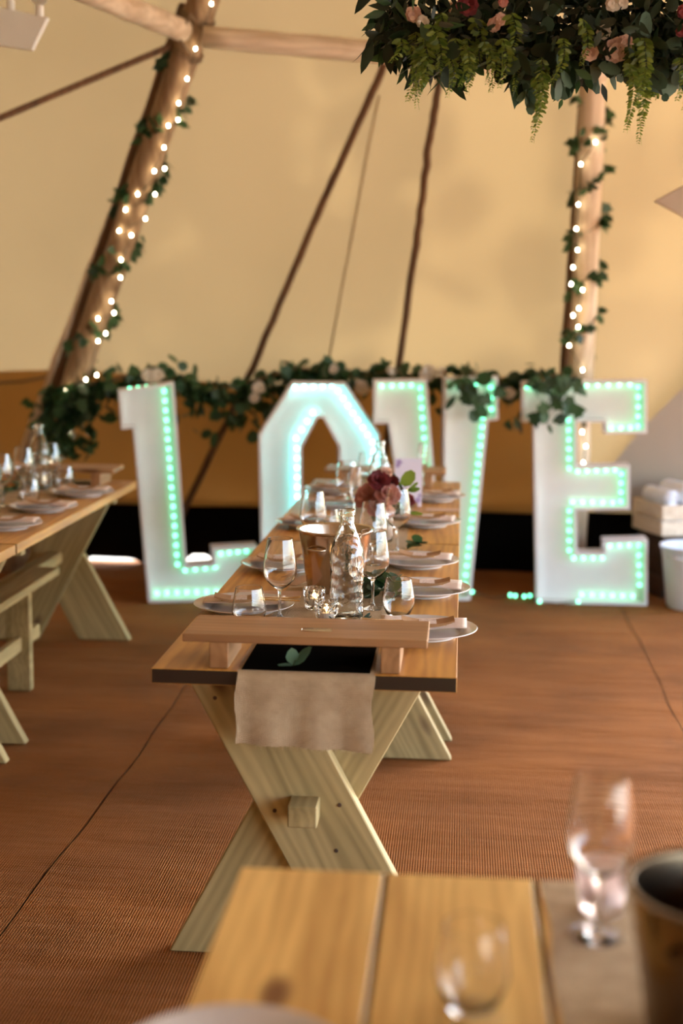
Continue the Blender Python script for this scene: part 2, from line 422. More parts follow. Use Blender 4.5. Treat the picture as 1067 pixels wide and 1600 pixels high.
link('underlay', mesh('underlay', [(-8, -3, -0.03), (7, -3, -0.03), (7, 8.75, -0.03), (-8, 8.75, -0.03)], [(0, 1, 2, 3)], M_DARKWOOD), fl)

# ------------------------------------------------------------------ setting: canvas shell
LEAN = 0.24
BASE_Y = 8.72
foot = [(-3.9, BASE_Y), (2.5, BASE_Y), (4.3, 7.6), (4.9, 5.8), (4.9, -2.0), (3.6, -3.6), (-4.4, -3.6), (-5.6, -2.2), (-5.6, 6.4)]
def wall_pt(i, j, z, inset=0.0):
    """footprint edge point i..i+1 at fraction j, height z"""
    a = Vector(foot[i % len(foot)]); b = Vector(foot[(i + 1) % len(foot)])
    return a, b
cx, cy = -0.3, 2.6
def corner(i, z):
    n = len(foot)
    p = Vector(foot[i % n]); a = Vector(foot[(i - 1) % n]); b = Vector(foot[(i + 1) % n])
    def nrm(u, v):
        d = (v - u).normalized(); return Vector((d.y, -d.x))
    n1, n2 = nrm(a, p), nrm(p, b)
    if n1.dot(Vector((cx, cy)) - p) < 0: n1 = -n1
    if n2.dot(Vector((cx, cy)) - p) < 0: n2 = -n2
    m = (n1 + n2).normalized(); k = 1.0 / max(0.3, m.dot(n1))
    q = p + m * (k * LEAN * z)
    return Vector((q.x, q.y, z))
def wall(name, i, z0, z1, m, nx=40, nz=24, parent=None, sag=0.035, t0=0.0, t1=1.0, off=0.0):
    vs, fs = [], []
    for r in range(nz + 1):
        z = z0 + (z1 - z0) * r / nz
        a, b = corner(i, z), corner(i + 1, z)
        d = (b - a).normalized(); nv = Vector((-d.y, d.x, 0))
        if nv.dot(Vector((cx, cy, 0)) - a) < 0: nv = -nv
        for c in range(nx + 1):
            t = t0 + (t1 - t0) * c / nx
            p = a.lerp(b, t)
            sg = sag * (0.6 * math.sin(t * 17 + z * 1.3) + 0.5 * math.sin(t * 41 + z * 2.1)) * min(1, z * 0.8) * max(0.0, min(1.0, (3.3 - z) * 2.5))
            vs.append(p + nv * (sg + off))
    for r in range(nz):
        for c in range(nx):
            k = r * (nx + 1) + c; fs.append((k, k + 1, k + nx + 2, k + nx + 1))
    return link(name, mesh(name, vs, fs, m, True), parent)
TOPZ = 3.3
def st(o, label): return tag(o, label, 'wall', None, 'structure')
wb = st(wall('wall_back', 0, 0.36, TOPZ, M_CANVAS), 'tan tent canvas leaning inward behind the lit letters')
wl = st(wall('wall_left', 8, 0.0, TOPZ, M_DIMCANVAS), 'tan tent canvas on the dim side behind the letter L table')
wl2 = st(wall('wall_left', 7, 0.0, TOPZ, M_DIMCANVAS), 'tan tent canvas beside the far row of tables')
wr = st(wall('wall_right', 1, 0.0, TOPZ, M_CANVAS, t1=0.25), 'tan tent canvas beyond the wooden crate')
wr5 = st(wall('wall_right', 1, 2.35, TOPZ, M_CANVAS, t0=0.25), 'short tan canvas valance at the corner of the open side')
wr2 = st(wall('wall_right', 2, 2.35, TOPZ, M_CANVAS), 'tan canvas valance above the open side')
wr3 = st(wall('wall_right', 3, 2.35, TOPZ, M_CANVAS), 'long tan canvas valance above the open side')
wf = st(wall('wall_front', 4, 2.35, TOPZ, M_CANVAS), 'tan canvas valance over the entrance')
wf2 = st(wall('wall_front', 5, 0.0, TOPZ, M_DIMCANVAS), 'tan tent canvas beside the entrance')
wf3 = st(wall('wall_front', 6, 0.0, TOPZ, M_DIMCANVAS), 'tan tent canvas corner away from the entrance')
vs = [corner(i, TOPZ) for i in range(len(foot))]; n0 = len(vs)
vs += [Vector((cx, cy, 0)) + (corner(i, TOPZ) - Vector((cx, cy, TOPZ))) * 0.12 + Vector((0, 0, 6.6)) for i in range(n0)]
vs.append(Vector((cx, cy, 6.9)))
fs = [(i, (i + 1) % n0, n0 + (i + 1) % n0, n0 + i) for i in range(n0)] + [(n0 + i, n0 + (i + 1) % n0, 2 * n0) for i in range(n0)]
tag(link('ceiling', mesh('ceiling', vs, fs, M_DIMCANVAS)), 'tan canvas tent roof rising to its peak', 'ceiling', None, 'structure')

from mathutils.bvhtree import BVHTree
_sv, _sf = [], []
for _o in list(COL.objects):
    if _o.type == 'MESH' and _o.name.split('.')[0] in ('ceiling', 'wall_back', 'wall_left', 'wall_right', 'wall_front'):
        _b = len(_sv); _sv += [v.co + _o.location for v in _o.data.vertices]; _sf += [[_b + i for i in p.vertices] for p in _o.data.polygons]
SHELL = BVHTree.FromPolygons(_sv, _sf)
def to_shell(p, d, gap=0.0):
    """where the line from p along d meets the tent canvas"""
    d = Vector(d).normalized(); h = SHELL.ray_cast(Vector(p), d)
    return (h[0] - d * gap) if h[0] is not None else Vector(p) + d * 0.5

# black skirt along the foot of the back wall; lifted in two places so daylight shows under it
vs, fs = [], []; nx = 160
def lift(x):
    z = 0.0
    for pa, pb, h in ((130, 222, 0.022), (288, 334, 0.05)):
        xa, xb = at_y(pa, 885, BASE_Y - 0.03).x, at_y(pb, 885, BASE_Y - 0.03).x
        if xa < x < xb: z = max(z, h * min(1, 6 * (x - xa) / (xb - xa), 6 * (xb - x) / (xb - xa)))
    return z
xa, xb = -3.9, 2.5
for k in range(nx + 1):
    x = xa + (xb - xa) * k / nx; wv = 0.02 * math.sin(x * 7) 
    zl = lift(x)
    vs += [(x, BASE_Y - 0.03 + wv, zl - (0.0 if zl else 0.005)), (x, BASE_Y - 0.07 + wv * 0.6, 0.2), (x, BASE_Y - 0.14, 0.40 + 0.008 * math.sin(x * 5))]
for k in range(nx):
    for r in range(2):
        a = k * 3 + r; fs.append((a, a + 3, a + 4, a + 1))
tag(link('trim_1', mesh('skirt', vs, fs, M_SKIRT, True)), 'black skirt along the foot of the canvas wall', 'trim', None, 'structure')

WN = Vector((0, 1, LEAN)).normalized(); WP = Vector((0, BASE_Y, 0))
def on_wall(px, py, off=0.06):
    return at_plane(px, py, WP - WN * off, WN)
# grey layer added at the right in place of the shade on the canvas
q = [on_wall(px, py, 0.10) for px, py in ((1330, 330), (1180, 485), (1067, 606), (1000, 672), (936, 752), (928, 790), (930, 800), (1330, 800), (1330, 600))]
bm = bmesh.new(); f = bm.faces.new([bm.verts.new(p) for p in q])
bmesh.ops.triangulate(bm, faces=[f]); bmesh.ops.subdivide_edges(bm, edges=bm.edges, cuts=3)
link('shade_layer', bm_mesh('shade_layer', bm, M_SHADE_LAYER, True), wb)
# brown inner liner hung along the lower part of the back wall
vs, fs = [], []; nx, nz = 60, 8
lx0, lx1 = -3.6, at_y(850, 700, 8.4).x
for r in range(nz + 1):
    for c in range(nx + 1):
        x = lx0 + (lx1 - lx0) * c / nx; top = 1.17 + 0.04 * math.sin(x * 2.3 + 0.8); z = 0.38 + (top - 0.38) * r / nz
        vs.append((x, BASE_Y - LEAN * z - 0.075 + 0.012 * math.sin(x * 9 + z * 2), z))
for r in range(nz):
    for c in range(nx):
        k = r * (nx + 1) + c; fs.append((k, k + 1, k + nx + 2, k + nx + 1))
link('liner', mesh('liner', vs, fs, M_LINER, True), wb)
# stitched seam
pts = [on_wall(px, py, 0.05) for px, py in ((592, 150), (575, 230), (553, 350), (532, 460), (514, 560))]
link('seam', tube('seam', pts, 0.007, M_CANVAS, 6), wb)

# ------------------------------------------------------------------ tent poles and beams
def pole(name, pts, rad, m, label, cat='pole', group=None, seg=14):
    pts = [Vector(p) for p in pts]
    # resample with a little natural waviness
    out = []; rr = []
    for a, b in zip(pts, pts[1:]):
        for k in range(8):
            t = k / 8; p = a.lerp(b, t)
            out.append(p + Vector((random.gauss(0, 0.003), random.gauss(0, 0.003), 0))); rr.append(rad * random.uniform(0.95, 1.05))
    out.append(pts[-1]); rr.append(rad)
    b0 = out[0] if out[0].z < out[-1].z else out[-1]
    o = link(name, tube(name, [p - b0 for p in out], rr, m, seg), None, b0)
    return tag(o, label, cat, group)
LP = [at_z(66, 800, 0.0)]
PL_Y0, PL_Y1 = 7.75, 6.95
def lpole(t, dx=0, dy=0):      # along the left main pole: t=0 at (112,610), 1 at (322,-10)
    px, py = 112 + (322 - 112) * t + dx, 610 + (-10 - 610) * t + dy
    return at_y(px, py, 7.85 + (7.05 - 7.85) * t)
def grounded(p, q):
    """extend the line q->p down to the floor"""
    d = p - q; return p + d * (p.z / -d.z)
a0, a1 = lpole(0), lpole(1)
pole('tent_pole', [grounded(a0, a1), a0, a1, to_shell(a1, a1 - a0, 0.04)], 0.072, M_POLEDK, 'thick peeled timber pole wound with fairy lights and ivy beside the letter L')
def rpole(t, dx=0, dy=0):
    px, py = 909 + (926 - 909) * t + dx, 570 + (150 - 570) * t + dy
    return at_y(px, py, 8.0 + (7.55 - 8.0) * t)
b0_, b1_ = rpole(0), rpole(1)
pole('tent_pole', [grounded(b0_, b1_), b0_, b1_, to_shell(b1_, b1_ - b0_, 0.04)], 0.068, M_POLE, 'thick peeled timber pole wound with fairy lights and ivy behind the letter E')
# slim companion poles
c0, c1 = at_y(95, 590, 8.05), at_y(292, 10, 7.25)
pole('support_pole', [grounded(c0, c1), c0, c1], 0.042, M_THIN, 'slim dark pole running close beside the thick pole near the letter L')
c0, c1 = at_y(884, 560, 8.25), at_y(912, 170, 7.95)
pole('support_pole', [grounded(c0, c1), c0, c1, c1 + (c1 - c0) * 0.4], 0.034, M_THIN, 'slim dark pole running close beside the thick pole near the letter E')
c0, c1 = at_y(92, 560, 8.22), at_y(226, 200, 7.95)
pole('canvas_pole', [grounded(c0, c1), c0, c1, c1 + (c1 - c0) * 0.45], 0.03, M_POLE, 'pale slim pole between the canvas and the slim dark pole near the letter L')
for pxs, lab in ((((290, 792), (395, 575), (480, 372), (545, 225), (603, 96), (640, 10)), 'slim curved pole under the canvas between the letters L and O'),
                 (((618, 600), (650, 380), (668, 240), (684, 140), (698, 40)), 'slim curved pole under the canvas above the letter V')):
    pts = [on_wall(px, py, 0.125) for px, py in pxs]
    if pts[0].z > 0.05: pts = [grounded(pts[0], pts[1])] + pts
    d_ = (pts[-1] - pts[-2]).normalized(); pts.append(pts[-1] + d_ * max(0.02, (3.2 - pts[-1].z) / d_.z))
    pole('canvas_pole', pts, 0.021, M_THIN, lab)
# cross beams
e0, e1 = at_y(150, -8, 6.4), at_y(286, 48, 6.98)
pole('cross_beam', [to_shell(e0, e0 - e1, 0.02), e0, e1], 0.055, M_BEAM, 'pale round cross beam running from the thick pole towards the white hanging panel', 'beam')
e0, e1 = at_y(318, 58, 7.0), at_y(640, 86, 7.2)
pole('cross_beam', [e0, e1, at_y(948, 109, 7.38)], 0.052, M_BEAM, 'pale round cross beam spanning between the two thick poles', 'beam')
# lashing rope at the joint of the beams
pts = []
_t = (610 - 55) / 620.0; _ax = (a1 - a0).normalized()
_u = (Vector((1, 0, 0)) - _ax * _ax.x).normalized(); _v = _ax.cross(_u)
def _coil(h0, h1, a_0, turns):
    c0_ = lpole(_t)
    for k in range(int(turns * 14) + 1):
        f = k / (turns * 14); a = a_0 + f * turns * 6.283
        pts.append(c0_ + _ax * (h0 + (h1 - h0) * f) + (_u * math.cos(a) + _v * math.sin(a)) * 0.0825)
_coil(-0.105, -0.07, -1.2, 3)
_cf = lpole(_t); _yf = 6.925
pts += [Vector((_cf.x - 0.02, _yf + 0.02, _cf.z - 0.058)), Vector((_cf.x + 0.004, _yf - 0.01, _cf.z)), Vector((_cf.x + 0.03, _yf + 0.02, _cf.z + 0.058))]
_coil(0.07, 0.105, -1.2, 3)
tag(link('lashing_rope', tube('lashing_rope', pts, 0.007, M_ROPE, 6)), 'pale rope lashed round the joint of pole and beams', 'rope')
p0, p1 = at_y(-60, 207, 6.5), at_y(272, 70, 7.12)
p0 = to_shell(p0, p0 - p1, 0.0)
tag(link('tie_rope', tube('tie_rope', [p0, p0.lerp(p1, 0.3) + Vector((0, 0, -0.015)), p0.lerp(p1, 0.6) + Vector((0, 0, -0.015)), p1], 0.017, M_THIN, 8)),
    'dark taut rope slanting from the thick pole towards the dim side', 'rope')
p0, p1 = on_wall(-40, 600, 0.1), on_wall(110, 582, 0.1)
tag(link('guy_line', tube('guy_line', [p0, p0.lerp(p1, 0.5) - Vector((0, 0, 0.02)), p1], 0.008, M_ROPE, 6)), 'thin pale line tied across the canvas at the foot of the thick pole', 'rope')

# ------------------------------------------------------------------ marquee letters
def offset_poly(p, d):
    n = len(p); out = []
    area = sum(p[i][0] * p[(i + 1) % n][1] - p[(i + 1) % n][0] * p[i][1] for i in range(n))
    s = 1 if area > 0 else -1
    for i in range(n):
        a, b, c = Vector(p[i - 1]), Vector(p[i]), Vector(p[(i + 1) % n])
        e1, e2 = (b - a).normalized(), (c - b).normalized()
        n1, n2 = Vector((-e1.y, e1.x)) * s, Vector((-e2.y, e2.x)) * s
        m = (n1 + n2)
        m = m.normalized() if m.length > 1e-4 else n1
        k = min(2.5, 1.0 / max(0.2, m.dot(n1)))
        out.append(tuple(b + m * d * k))
    return out
def ring_prism(name, o, i, m, y0, y1):
    n = len(o); vs = []
    for y in (y0, y1):
        vs += [(x, y, z) for x, z in o]; vs += [(x, y, z) for x, z in i]
    fs = []
    for k in range(n):
        k2 = (k + 1) % n
        fs += [(k, k2, n + k2, n + k), (2 * n + k, 3 * n + k, 3 * n + k2, 2 * n + k2), (k, 2 * n + k, 2 * n + k2, k2), (n + k, n + k2, 3 * n + k2, 3 * n + k)]
    bm = bmesh.new(); me = mesh(name, vs, fs, None); bm.from_mesh(me)
    return bm_mesh(name, bm, m)
def plate_poly(name, outer, inner, m, y0, y1):
    bm = bmesh.new()
    loops = [outer] + ([inner] if inner else [])
    es = []
    for lp in loops:
        v = [bm.verts.new((x, y0, z)) for x, z in lp]
        es += [bm.edges.new((v[i], v[(i + 1) % len(v)])) for i in range(len(v))]
    bmesh.ops.triangle_fill(bm, edges=es, use_beauty=True, use_dissolve=False)
    r = bmesh.ops.extrude_face_region(bm, geom=list(bm.faces))
    bmesh.ops.translate(bm, vec=(0, y1 - y0, 0), verts=[v for v in r['geom'] if isinstance(v, bmesh.types.BMVert)])
    return bm_mesh(name, bm, m)
BULB = {}
def bulb_mesh(m):
    if m.name not in BULB:
        BULB[m.name] = lathe('bulb', [(0, -0.009), (0.006, -0.007), (0.009, -0.002), (0.009, 0.003), (0.006, 0.008), (0, 0.010)], m, 10)
    return BULB[m.name]
def letter(name, ch, y0, rdeg, outer, inner, rows, label, m_bulb):
    n = Vector((math.sin(R(rdeg)), -math.cos(R(rdeg)), 0)); t = Vector((math.cos(R(rdeg)), math.sin(R(rdeg)), 0))
    c = at_y(sum(p[0] for p in outer) / len(outer), 930, y0); c.z = 0
    def loc(px, py):
        p = at_plane(px, py, c, n); u = (p - c).dot(t); z = p.z
        return (u, 0.0 if z < 0.10 and py > 915 else z)
    root = empty(name, c, label, 'letter', 'light-up letters of the word', rz=R(rdeg))
    o2 = [loc(*p) for p in outer]; i2 = [loc(*p) for p in inner] if inner else None
    body = link('face_panel', plate_poly('face_panel', o2, i2, M_WHITE, 0.055, 0.085), root, local=True)
    link('rim', ring_prism('rim', o2, offset_poly(o2, 0.017), M_WHITE, 0, 0.15), root, local=True)
    if i2: link('inner_rim', ring_prism('inner_rim', i2, offset_poly(i2, -0.017), M_WHITE, 0, 0.15), root, local=True)
    bmh = bulb_mesh(m_bulb)
    for (ax, ay), (bx, by), cnt in rows:
        for k in range(cnt):
            f = k / max(1, cnt - 1)
            u, z = loc(ax + (bx - ax) * f, ay + (by - ay) * f)
            z = max(z, 0.045)
            link('bulb', bmh, root, (u, 0.036, z), local=True)
    return root
L_OUT = [(185, 610), (272, 597), (292, 884), (333, 881), (332, 857), (402, 853), (405, 941), (232, 957), (208, 669), (190, 671)]
letter('marquee_letter', 'L', 7.50, 15, L_OUT, None,
       [((257, 612), (278, 884), 19), ((203, 608), (242, 604), 4), ((290, 893), (337, 888), 4), ((346, 867), (386, 863), 4), ((246, 945), (386, 934), 10)],
       'white marquee letter L edged with green bulbs', M_GREEN)
O_OUT = [(457, 597), (540, 598), (594, 678), (597, 860), (546, 934), (460, 935), (408, 862), (404, 680)]
O_IN = [(496, 653), (505, 653), (530, 699), (531, 836), (506, 884), (497, 884), (473, 836), (472, 699)]
letter('marquee_letter', 'O', 7.72, 9, O_OUT, O_IN,
       [((461, 606), (519, 603), 5), ((529, 612), (583, 692), 8), ((585, 706), (587, 850), 10), ((489, 646), (463, 686), 4), ((464, 702), (465, 838), 10),
        ((467, 850), (494, 897), 4), ((584, 864), (543, 922), 5), ((530, 924), (468, 925), 5)],
       'white octagonal marquee letter O glowing with cyan bulbs', M_CYAN)
V_OUT = [(584, 594), (667, 593), (687, 846), (693, 846), (694, 591), (778, 588), (779, 656), (763, 658), (735, 931), (648, 932), (607, 662), (584, 662)]
letter('marquee_letter', 'V', 7.74, 6, V_OUT, None,
       [((597, 604), (643, 603), 4), ((657, 607), (676, 842), 16), ((704, 602), (758, 600), 5), ((768, 606), (769, 640), 3), ((756, 654), (727, 915), 19)],
       'white marquee letter V edged with green bulbs', M_GREEN)
E_OUT = [(815, 597), (1011, 594), (1011, 677), (945, 678), (944, 660), (902, 660), (901, 729), (984, 727), (984, 796), (901, 797), (902, 864), (943, 864),
         (943, 845), (1012, 843), (1012, 931), (838, 934), (833, 660), (815, 660)]
letter('marquee_letter', 'E', 7.74, 0, E_OUT, None,
       [((823, 605), (832, 606), 2), ((850, 604), (985, 602), 9), ((998, 606), (998, 667), 5), ((956, 670), (986, 669), 3), ((889, 658), (890, 733), 6),
        ((903, 738), (962, 736), 5), ((972, 742), (971, 785), 4), ((895, 786), (958, 787), 5), ((890, 800), (890, 862), 5), ((897, 874), (942, 874), 4),
        ((954, 855), (984, 854), 3), ((999, 854), (1000, 916), 5), ((910, 923), (990, 922), 6)],
       'white marquee letter E edged with green bulbs', M_GREEN)
# loose green light string trailing on the floor between V and E
fr = empty('light_string', at_z(820, 932, 0), 'loose string of green bulbs trailing on the matting beside the letter E', 'light string')
pp = [at_z(px, py, 0.02) for px, py in ((738, 925), (770, 934), (797, 930), (805, 931), (819, 932), (828, 931), (843, 940), (870, 943), (903, 940))]
link('wire', tube('wire', [p - fr.location for p in pp], 0.003, M_WIRE, 6), fr, local=True)
for i in (0, 2, 3, 4, 5, 6, 8): link('bulb', bulb_mesh(M_GREEN), fr, pp[i])

# ------------------------------------------------------------------ trestle tables
TZ = 0.76
c_l, c_r = at_z(235, 1043, TZ), at_z(716, 1060, TZ)
TW = c_r.x - c_l.x; TX = (c_r.x + c_l.x) / 2; TY0 = (c_l.y + c_r.y) / 2
TLEN = 1.86
scr = lathe('screw', [(0, 0.001), (0.005, 0.001), (0.005, -0.002), (0, -0.002)], M_DARKWOOD, 10)
def table(x, y0, label, group, width=TW, planks=3, length=TLEN, mt=None):
    root = empty('trestle_table', (x, y0 + length / 2, 0), label, 'table', group)
    pw = width / planks
    for k in range(planks):
        px = x - width / 2 + pw * (k + 0.5)
        link('plank', box(pw - 0.006, length, 0.036, mt or M_TOP, 0.0015), root, (px, y0 + length / 2, TZ - 0.018), (0, 0, 0))
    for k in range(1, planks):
        link('joint', box(0.0058, length - 0.006, 0.028, M_GAP_FILL, 0), root, (x - width / 2 + pw * k, y0 + length / 2, TZ - 0.0146))  # dark filler added in the plank gaps in place of their shade and dirt
    h = TZ - 0.036
    for fr_, s in ((y0 + 0.105, 1), (y0 + length - 0.105, -1)):
        for sgn, dy in ((1, 0.0), (-1, 0.047)):
            poly = [(-0.29 * sgn, h), (-0.04 * sgn, h), (0.346 * sgn, 0), (0.096 * sgn, 0)]
            # leg board: local Y runs along the board so the grain follows it
            a = math.atan2(0.386 * sgn, h)
            cxm, czm = 0.028 * sgn, h / 2
            vs2 = []
            for d in (-0.0225, 0.0225):
                for (qx, qz) in poly:
                    ux, uz = qx - cxm, qz - czm
                    along = -ux * math.sin(a) + uz * math.cos(a); across = ux * math.cos(a) + uz * math.sin(a)
                    vs2.append((across, along, d))
            me = LEGS.get((sgn,))
            if me is None:
                bm = bmesh.new(); mm = mesh('l', vs2, [(0, 1, 2, 3), (7, 6, 5, 4), (0, 4, 5, 1), (1, 5, 6, 2), (2, 6, 7, 3), (3, 7, 4, 0)], None); bm.from_mesh(mm)
                bmesh.ops.bevel(bm, geom=list(bm.edges), offset=0.003, segments=1, affect='EDGES')
                me = bm_mesh('leg', bm, M_LEG); LEGS[(sgn,)] = me
            # world axes for the local frame: X->across, Y->along, Z-> -y
            X = Vector((math.cos(a), 0, math.sin(a))); Y = Vector((-math.sin(a), 0, math.cos(a))); Z = X.cross(Y)
            rot = Matrix((X, Y, Z)).transposed()
            lg = link('leg', me, root, (x + cxm, fr_ + dy * s, czm), rot)
            if dy == 0.0 and s == 1:
                for sx, sz in ((-0.075, 0.395), (0.082, 0.415), (0.075, 0.30), (-0.22, 0.67)):
                    link('screw', scr, root, (x + sx, fr_ - 0.0235, sz), (R(90), 0, 0))
        link('cleat', box(width * 0.86, 0.045, 0.045, M_LEG, 0.003), root, (x, fr_ + 0.12 * s, h - 0.0225))
    ya, yb = y0 + 0.005, y0 + length - 0.005
    link('stretcher', box(0.07, yb - ya, 0.052, M_LEG, 0.003), root, (x, (ya + yb) / 2, 0.408))
    return root
LEGS = {}
table(TX, TY0, 'trestle table dressed with ice bucket and burlap runner, its crossed legs in full view', 'trestle tables')
table(TX, TY0 + TLEN + 0.015, 'trestle table carrying the flower vase, in front of the letters O and V', 'trestle tables')
lt_r = -1.55; LTY = 4.845
LTX = lt_r - TW / 2
table(LTX, LTY, 'trestle table beside the letter L, set with glasses and plates', 'trestle tables')
table(LTX, LTY - TLEN - 0.015, 'trestle table joined to the end of the table beside the letter L', 'trestle tables')
f_l = at_z(375, 1354, TZ); PWF = at_z(603, 1362, TZ).x - f_l.x
table(f_l.x + PWF * 2, f_l.y - TLEN, 'wide blurred trestle table with an ice bucket and a tall empty wine glass', 'trestle tables', PWF * 4, 4, TLEN, M_TOP2)
FX, FY1 = f_l.x + PWF * 2, f_l.y

# benches by the left table
def bench(x, y0, L, wd, label):
    root = empty('bench', (x, y0 + L / 2, 0), label, 'bench')
    link('seat', box(wd, L, 0.035, M_LEG, 0.004), root, (x, y0 + L / 2, 0.4325))
    for y in (y0 + 0.14, y0 + L - 0.4):
        link('leg', box(wd * 0.85, 0.04, 0.415, M_LEG, 0.004), root, (x, y, 0.2075))
    link('stretcher', box(0.03, L - 0.32, 0.06, M_LEG, 0.004), root, (x, y0 + L / 2, 0.2))
bench(-1.812, 5.08, 0.98, 0.118, 'narrow plain wooden bench tucked under the table beside the letter L')

# ------------------------------------------------------------------ runners
def runner(x, y0, y1, wd, drop0, drop1, label, fringe=True):
    z = TZ + 0.0012
    path = []
    if drop0: 
        for k in range(9): path.append((y0 - 0.012 - 0.004 * math.sin(k), z - drop0 + drop0 * k / 9.0))
        path.append((y0 - 0.008, z - 0.004))
    n = 40
    for k in range(n + 1): path.append((y0 + (y1 - y0) * k / n, z + 0.0004 * math.sin(k * 1.7)))
    if drop1:
        path.append((y1 + 0.008, z - 0.004))
        for k in range(1, 9): path.append((y1 + 0.012, z - drop1 * k / 8.0))
    nx = 16; vs = []; fs = []; uvz = []
    for i, (y, zz) in enumerate(path):
        hang = max(0, z - zz)
        for k in range(nx + 1):
            t = k / nx - 0.5
            wob = 0.018 * hang / 0.17 * math.sin(t * 9 + 0.7) if hang > 0.006 else 0
            sk = 0.03 * hang * (t + 0.2) * 2
            vs.append((x + wd * t + (0.004 * math.sin(i * 0.9) if abs(t) == 0.5 else 0), y - abs(wob) if y < y0 else y, zz - (sk if y < y0 else 0)))
    for i in range(len(path) - 1):
        for k in range(nx):
            a = i * (nx + 1) + k; fs.append((a, a + 1, a + nx + 2, a + nx + 1))
    root = Vector((x, (y0 + y1) / 2, TZ))
    o = link('table_runner', mesh('runner', [Vector(v) - root for v in vs], fs, M_BURLAP, True), None, root)
    tag(o, label, 'runner')
    if drop0 and fringe:
        items_v, items_f = [], []
        for k in range(70):
            t = (k + random.random() * 0.5) / 70 - 0.5; px = x + wd * t
            zz = z - drop0 - 0.03 * drop0 * (t + 0.2) * 2; ln = random.uniform(0.003, 0.012); b = len(items_v); dx = random.gauss(0, 0.003)
            yy = y0 - 0.014 - abs(0.018 * math.sin(t * 9 + 0.7))
            for q in ((px - 0.0007, yy, zz + 0.002), (px + 0.0007, yy, zz + 0.002), (px + dx, yy + 0.001, zz - ln)): items_v.append(Vector(q) - root)
            items_f.append((b, b + 1, b + 2))
        fo = link('frayed_hem', mesh('frayed_hem', items_v, items_f, M_BURLAP), o, (0, 0, 0), local=True); fo['kind'] = 'stuff'
    return o
rl, rr_ = at_z(371, 1046, TZ), at_z(586, 1048, TZ)
RX, RW = (rl.x + rr_.x) / 2, rr_.x - rl.x
runner(RX, TY0, TY0 + 2 * TLEN + 0.016, RW, 0.172, 0.15, 'burlap runner with frayed hem hanging over the table end above the crossed legs')
runner(LTX, LTY - TLEN + 0.1, LTY + TLEN, RW, 0.0, 0.12, 'burlap runner along the tables beside the letter L', False)
fr0 = at_z(845, 1370, TZ)
runner(fr0.x + RW / 2, FY1 - TLEN, FY1 - 0.003, RW, 0.0, 0.0, 'burlap runner lying under the ice bucket on the wide blurred table', False)

# ------------------------------------------------------------------ wooden risers at table ends
def riser(x, y0, y1, wd, label):
    zt = TZ + 0.082
    root = empty('wooden_riser', (x, (y0 + y1) / 2, TZ), label, 'riser', 'raised boards on the table ends')
    b = box(y1 - y0, wd, 0.019, M_RISER, 0.002)
    link('board', b, root, (x, (y0 + y1) / 2, zt - 0.0095), (0, 0, R(90)))
    for s in (-1, 1):
        link('foot', box(0.045, (y1 - y0) * 0.97, 0.0625, M_RISER, 0.002), root, (x + s * (wd / 2 - 0.085), (y0 + y1) / 2, TZ + 0.0315))
    return zt
r_l, r_r = at_z(286, 990, TZ + 0.08), at_z(668, 1004, TZ + 0.08)
RSX, RSW = (r_l.x + r_r.x) / 2, r_r.x - r_l.x
RSY = (r_l.y + r_r.y) / 2
zt = riser(RSX, RSY, RSY + 0.21, RSW, 'brown wooden riser above the hanging runner, with a small clear name strip')
riser(TX, TY0 + 2 * TLEN - 0.26, TY0 + 2 * TLEN - 0.05, RSW, 'brown wooden riser on the table end next to the letter V')
riser(LTX + 0.02, LTY + TLEN - 0.25, LTY + TLEN - 0.04, RSW, 'brown wooden riser on the end of the table beside the letter L')
ns = at_z(495, 985, zt)
o = link('name_strip', box(0.072, 0.016, 0.004, M_ACRYL, 0.0005), None, (ns.x, ns.y, zt + 0.0022)); tag(o, 'small clear acrylic strip with dark lettering lying on the wooden riser', 'name strip')
vs, fs = [], []
for k in range(15):
    if k in (6,): continue
    x0 = -0.030 + k * 0.0038; hh = 0.004 if k < 6 else 0.0022; b = len(vs)
    vs += [(x0, -hh, 0.0023), (x0 + (0.003 if k < 6 else 0.0018), -hh, 0.0023), (x0 + (0.003 if k < 6 else 0.0018), hh, 0.0023), (x0, hh, 0.0023)]
    fs.append((b, b + 1, b + 2, b + 3))
link('lettering', mesh('lettering', vs, fs, M_INK), o, (0, 0, 0), local=True)

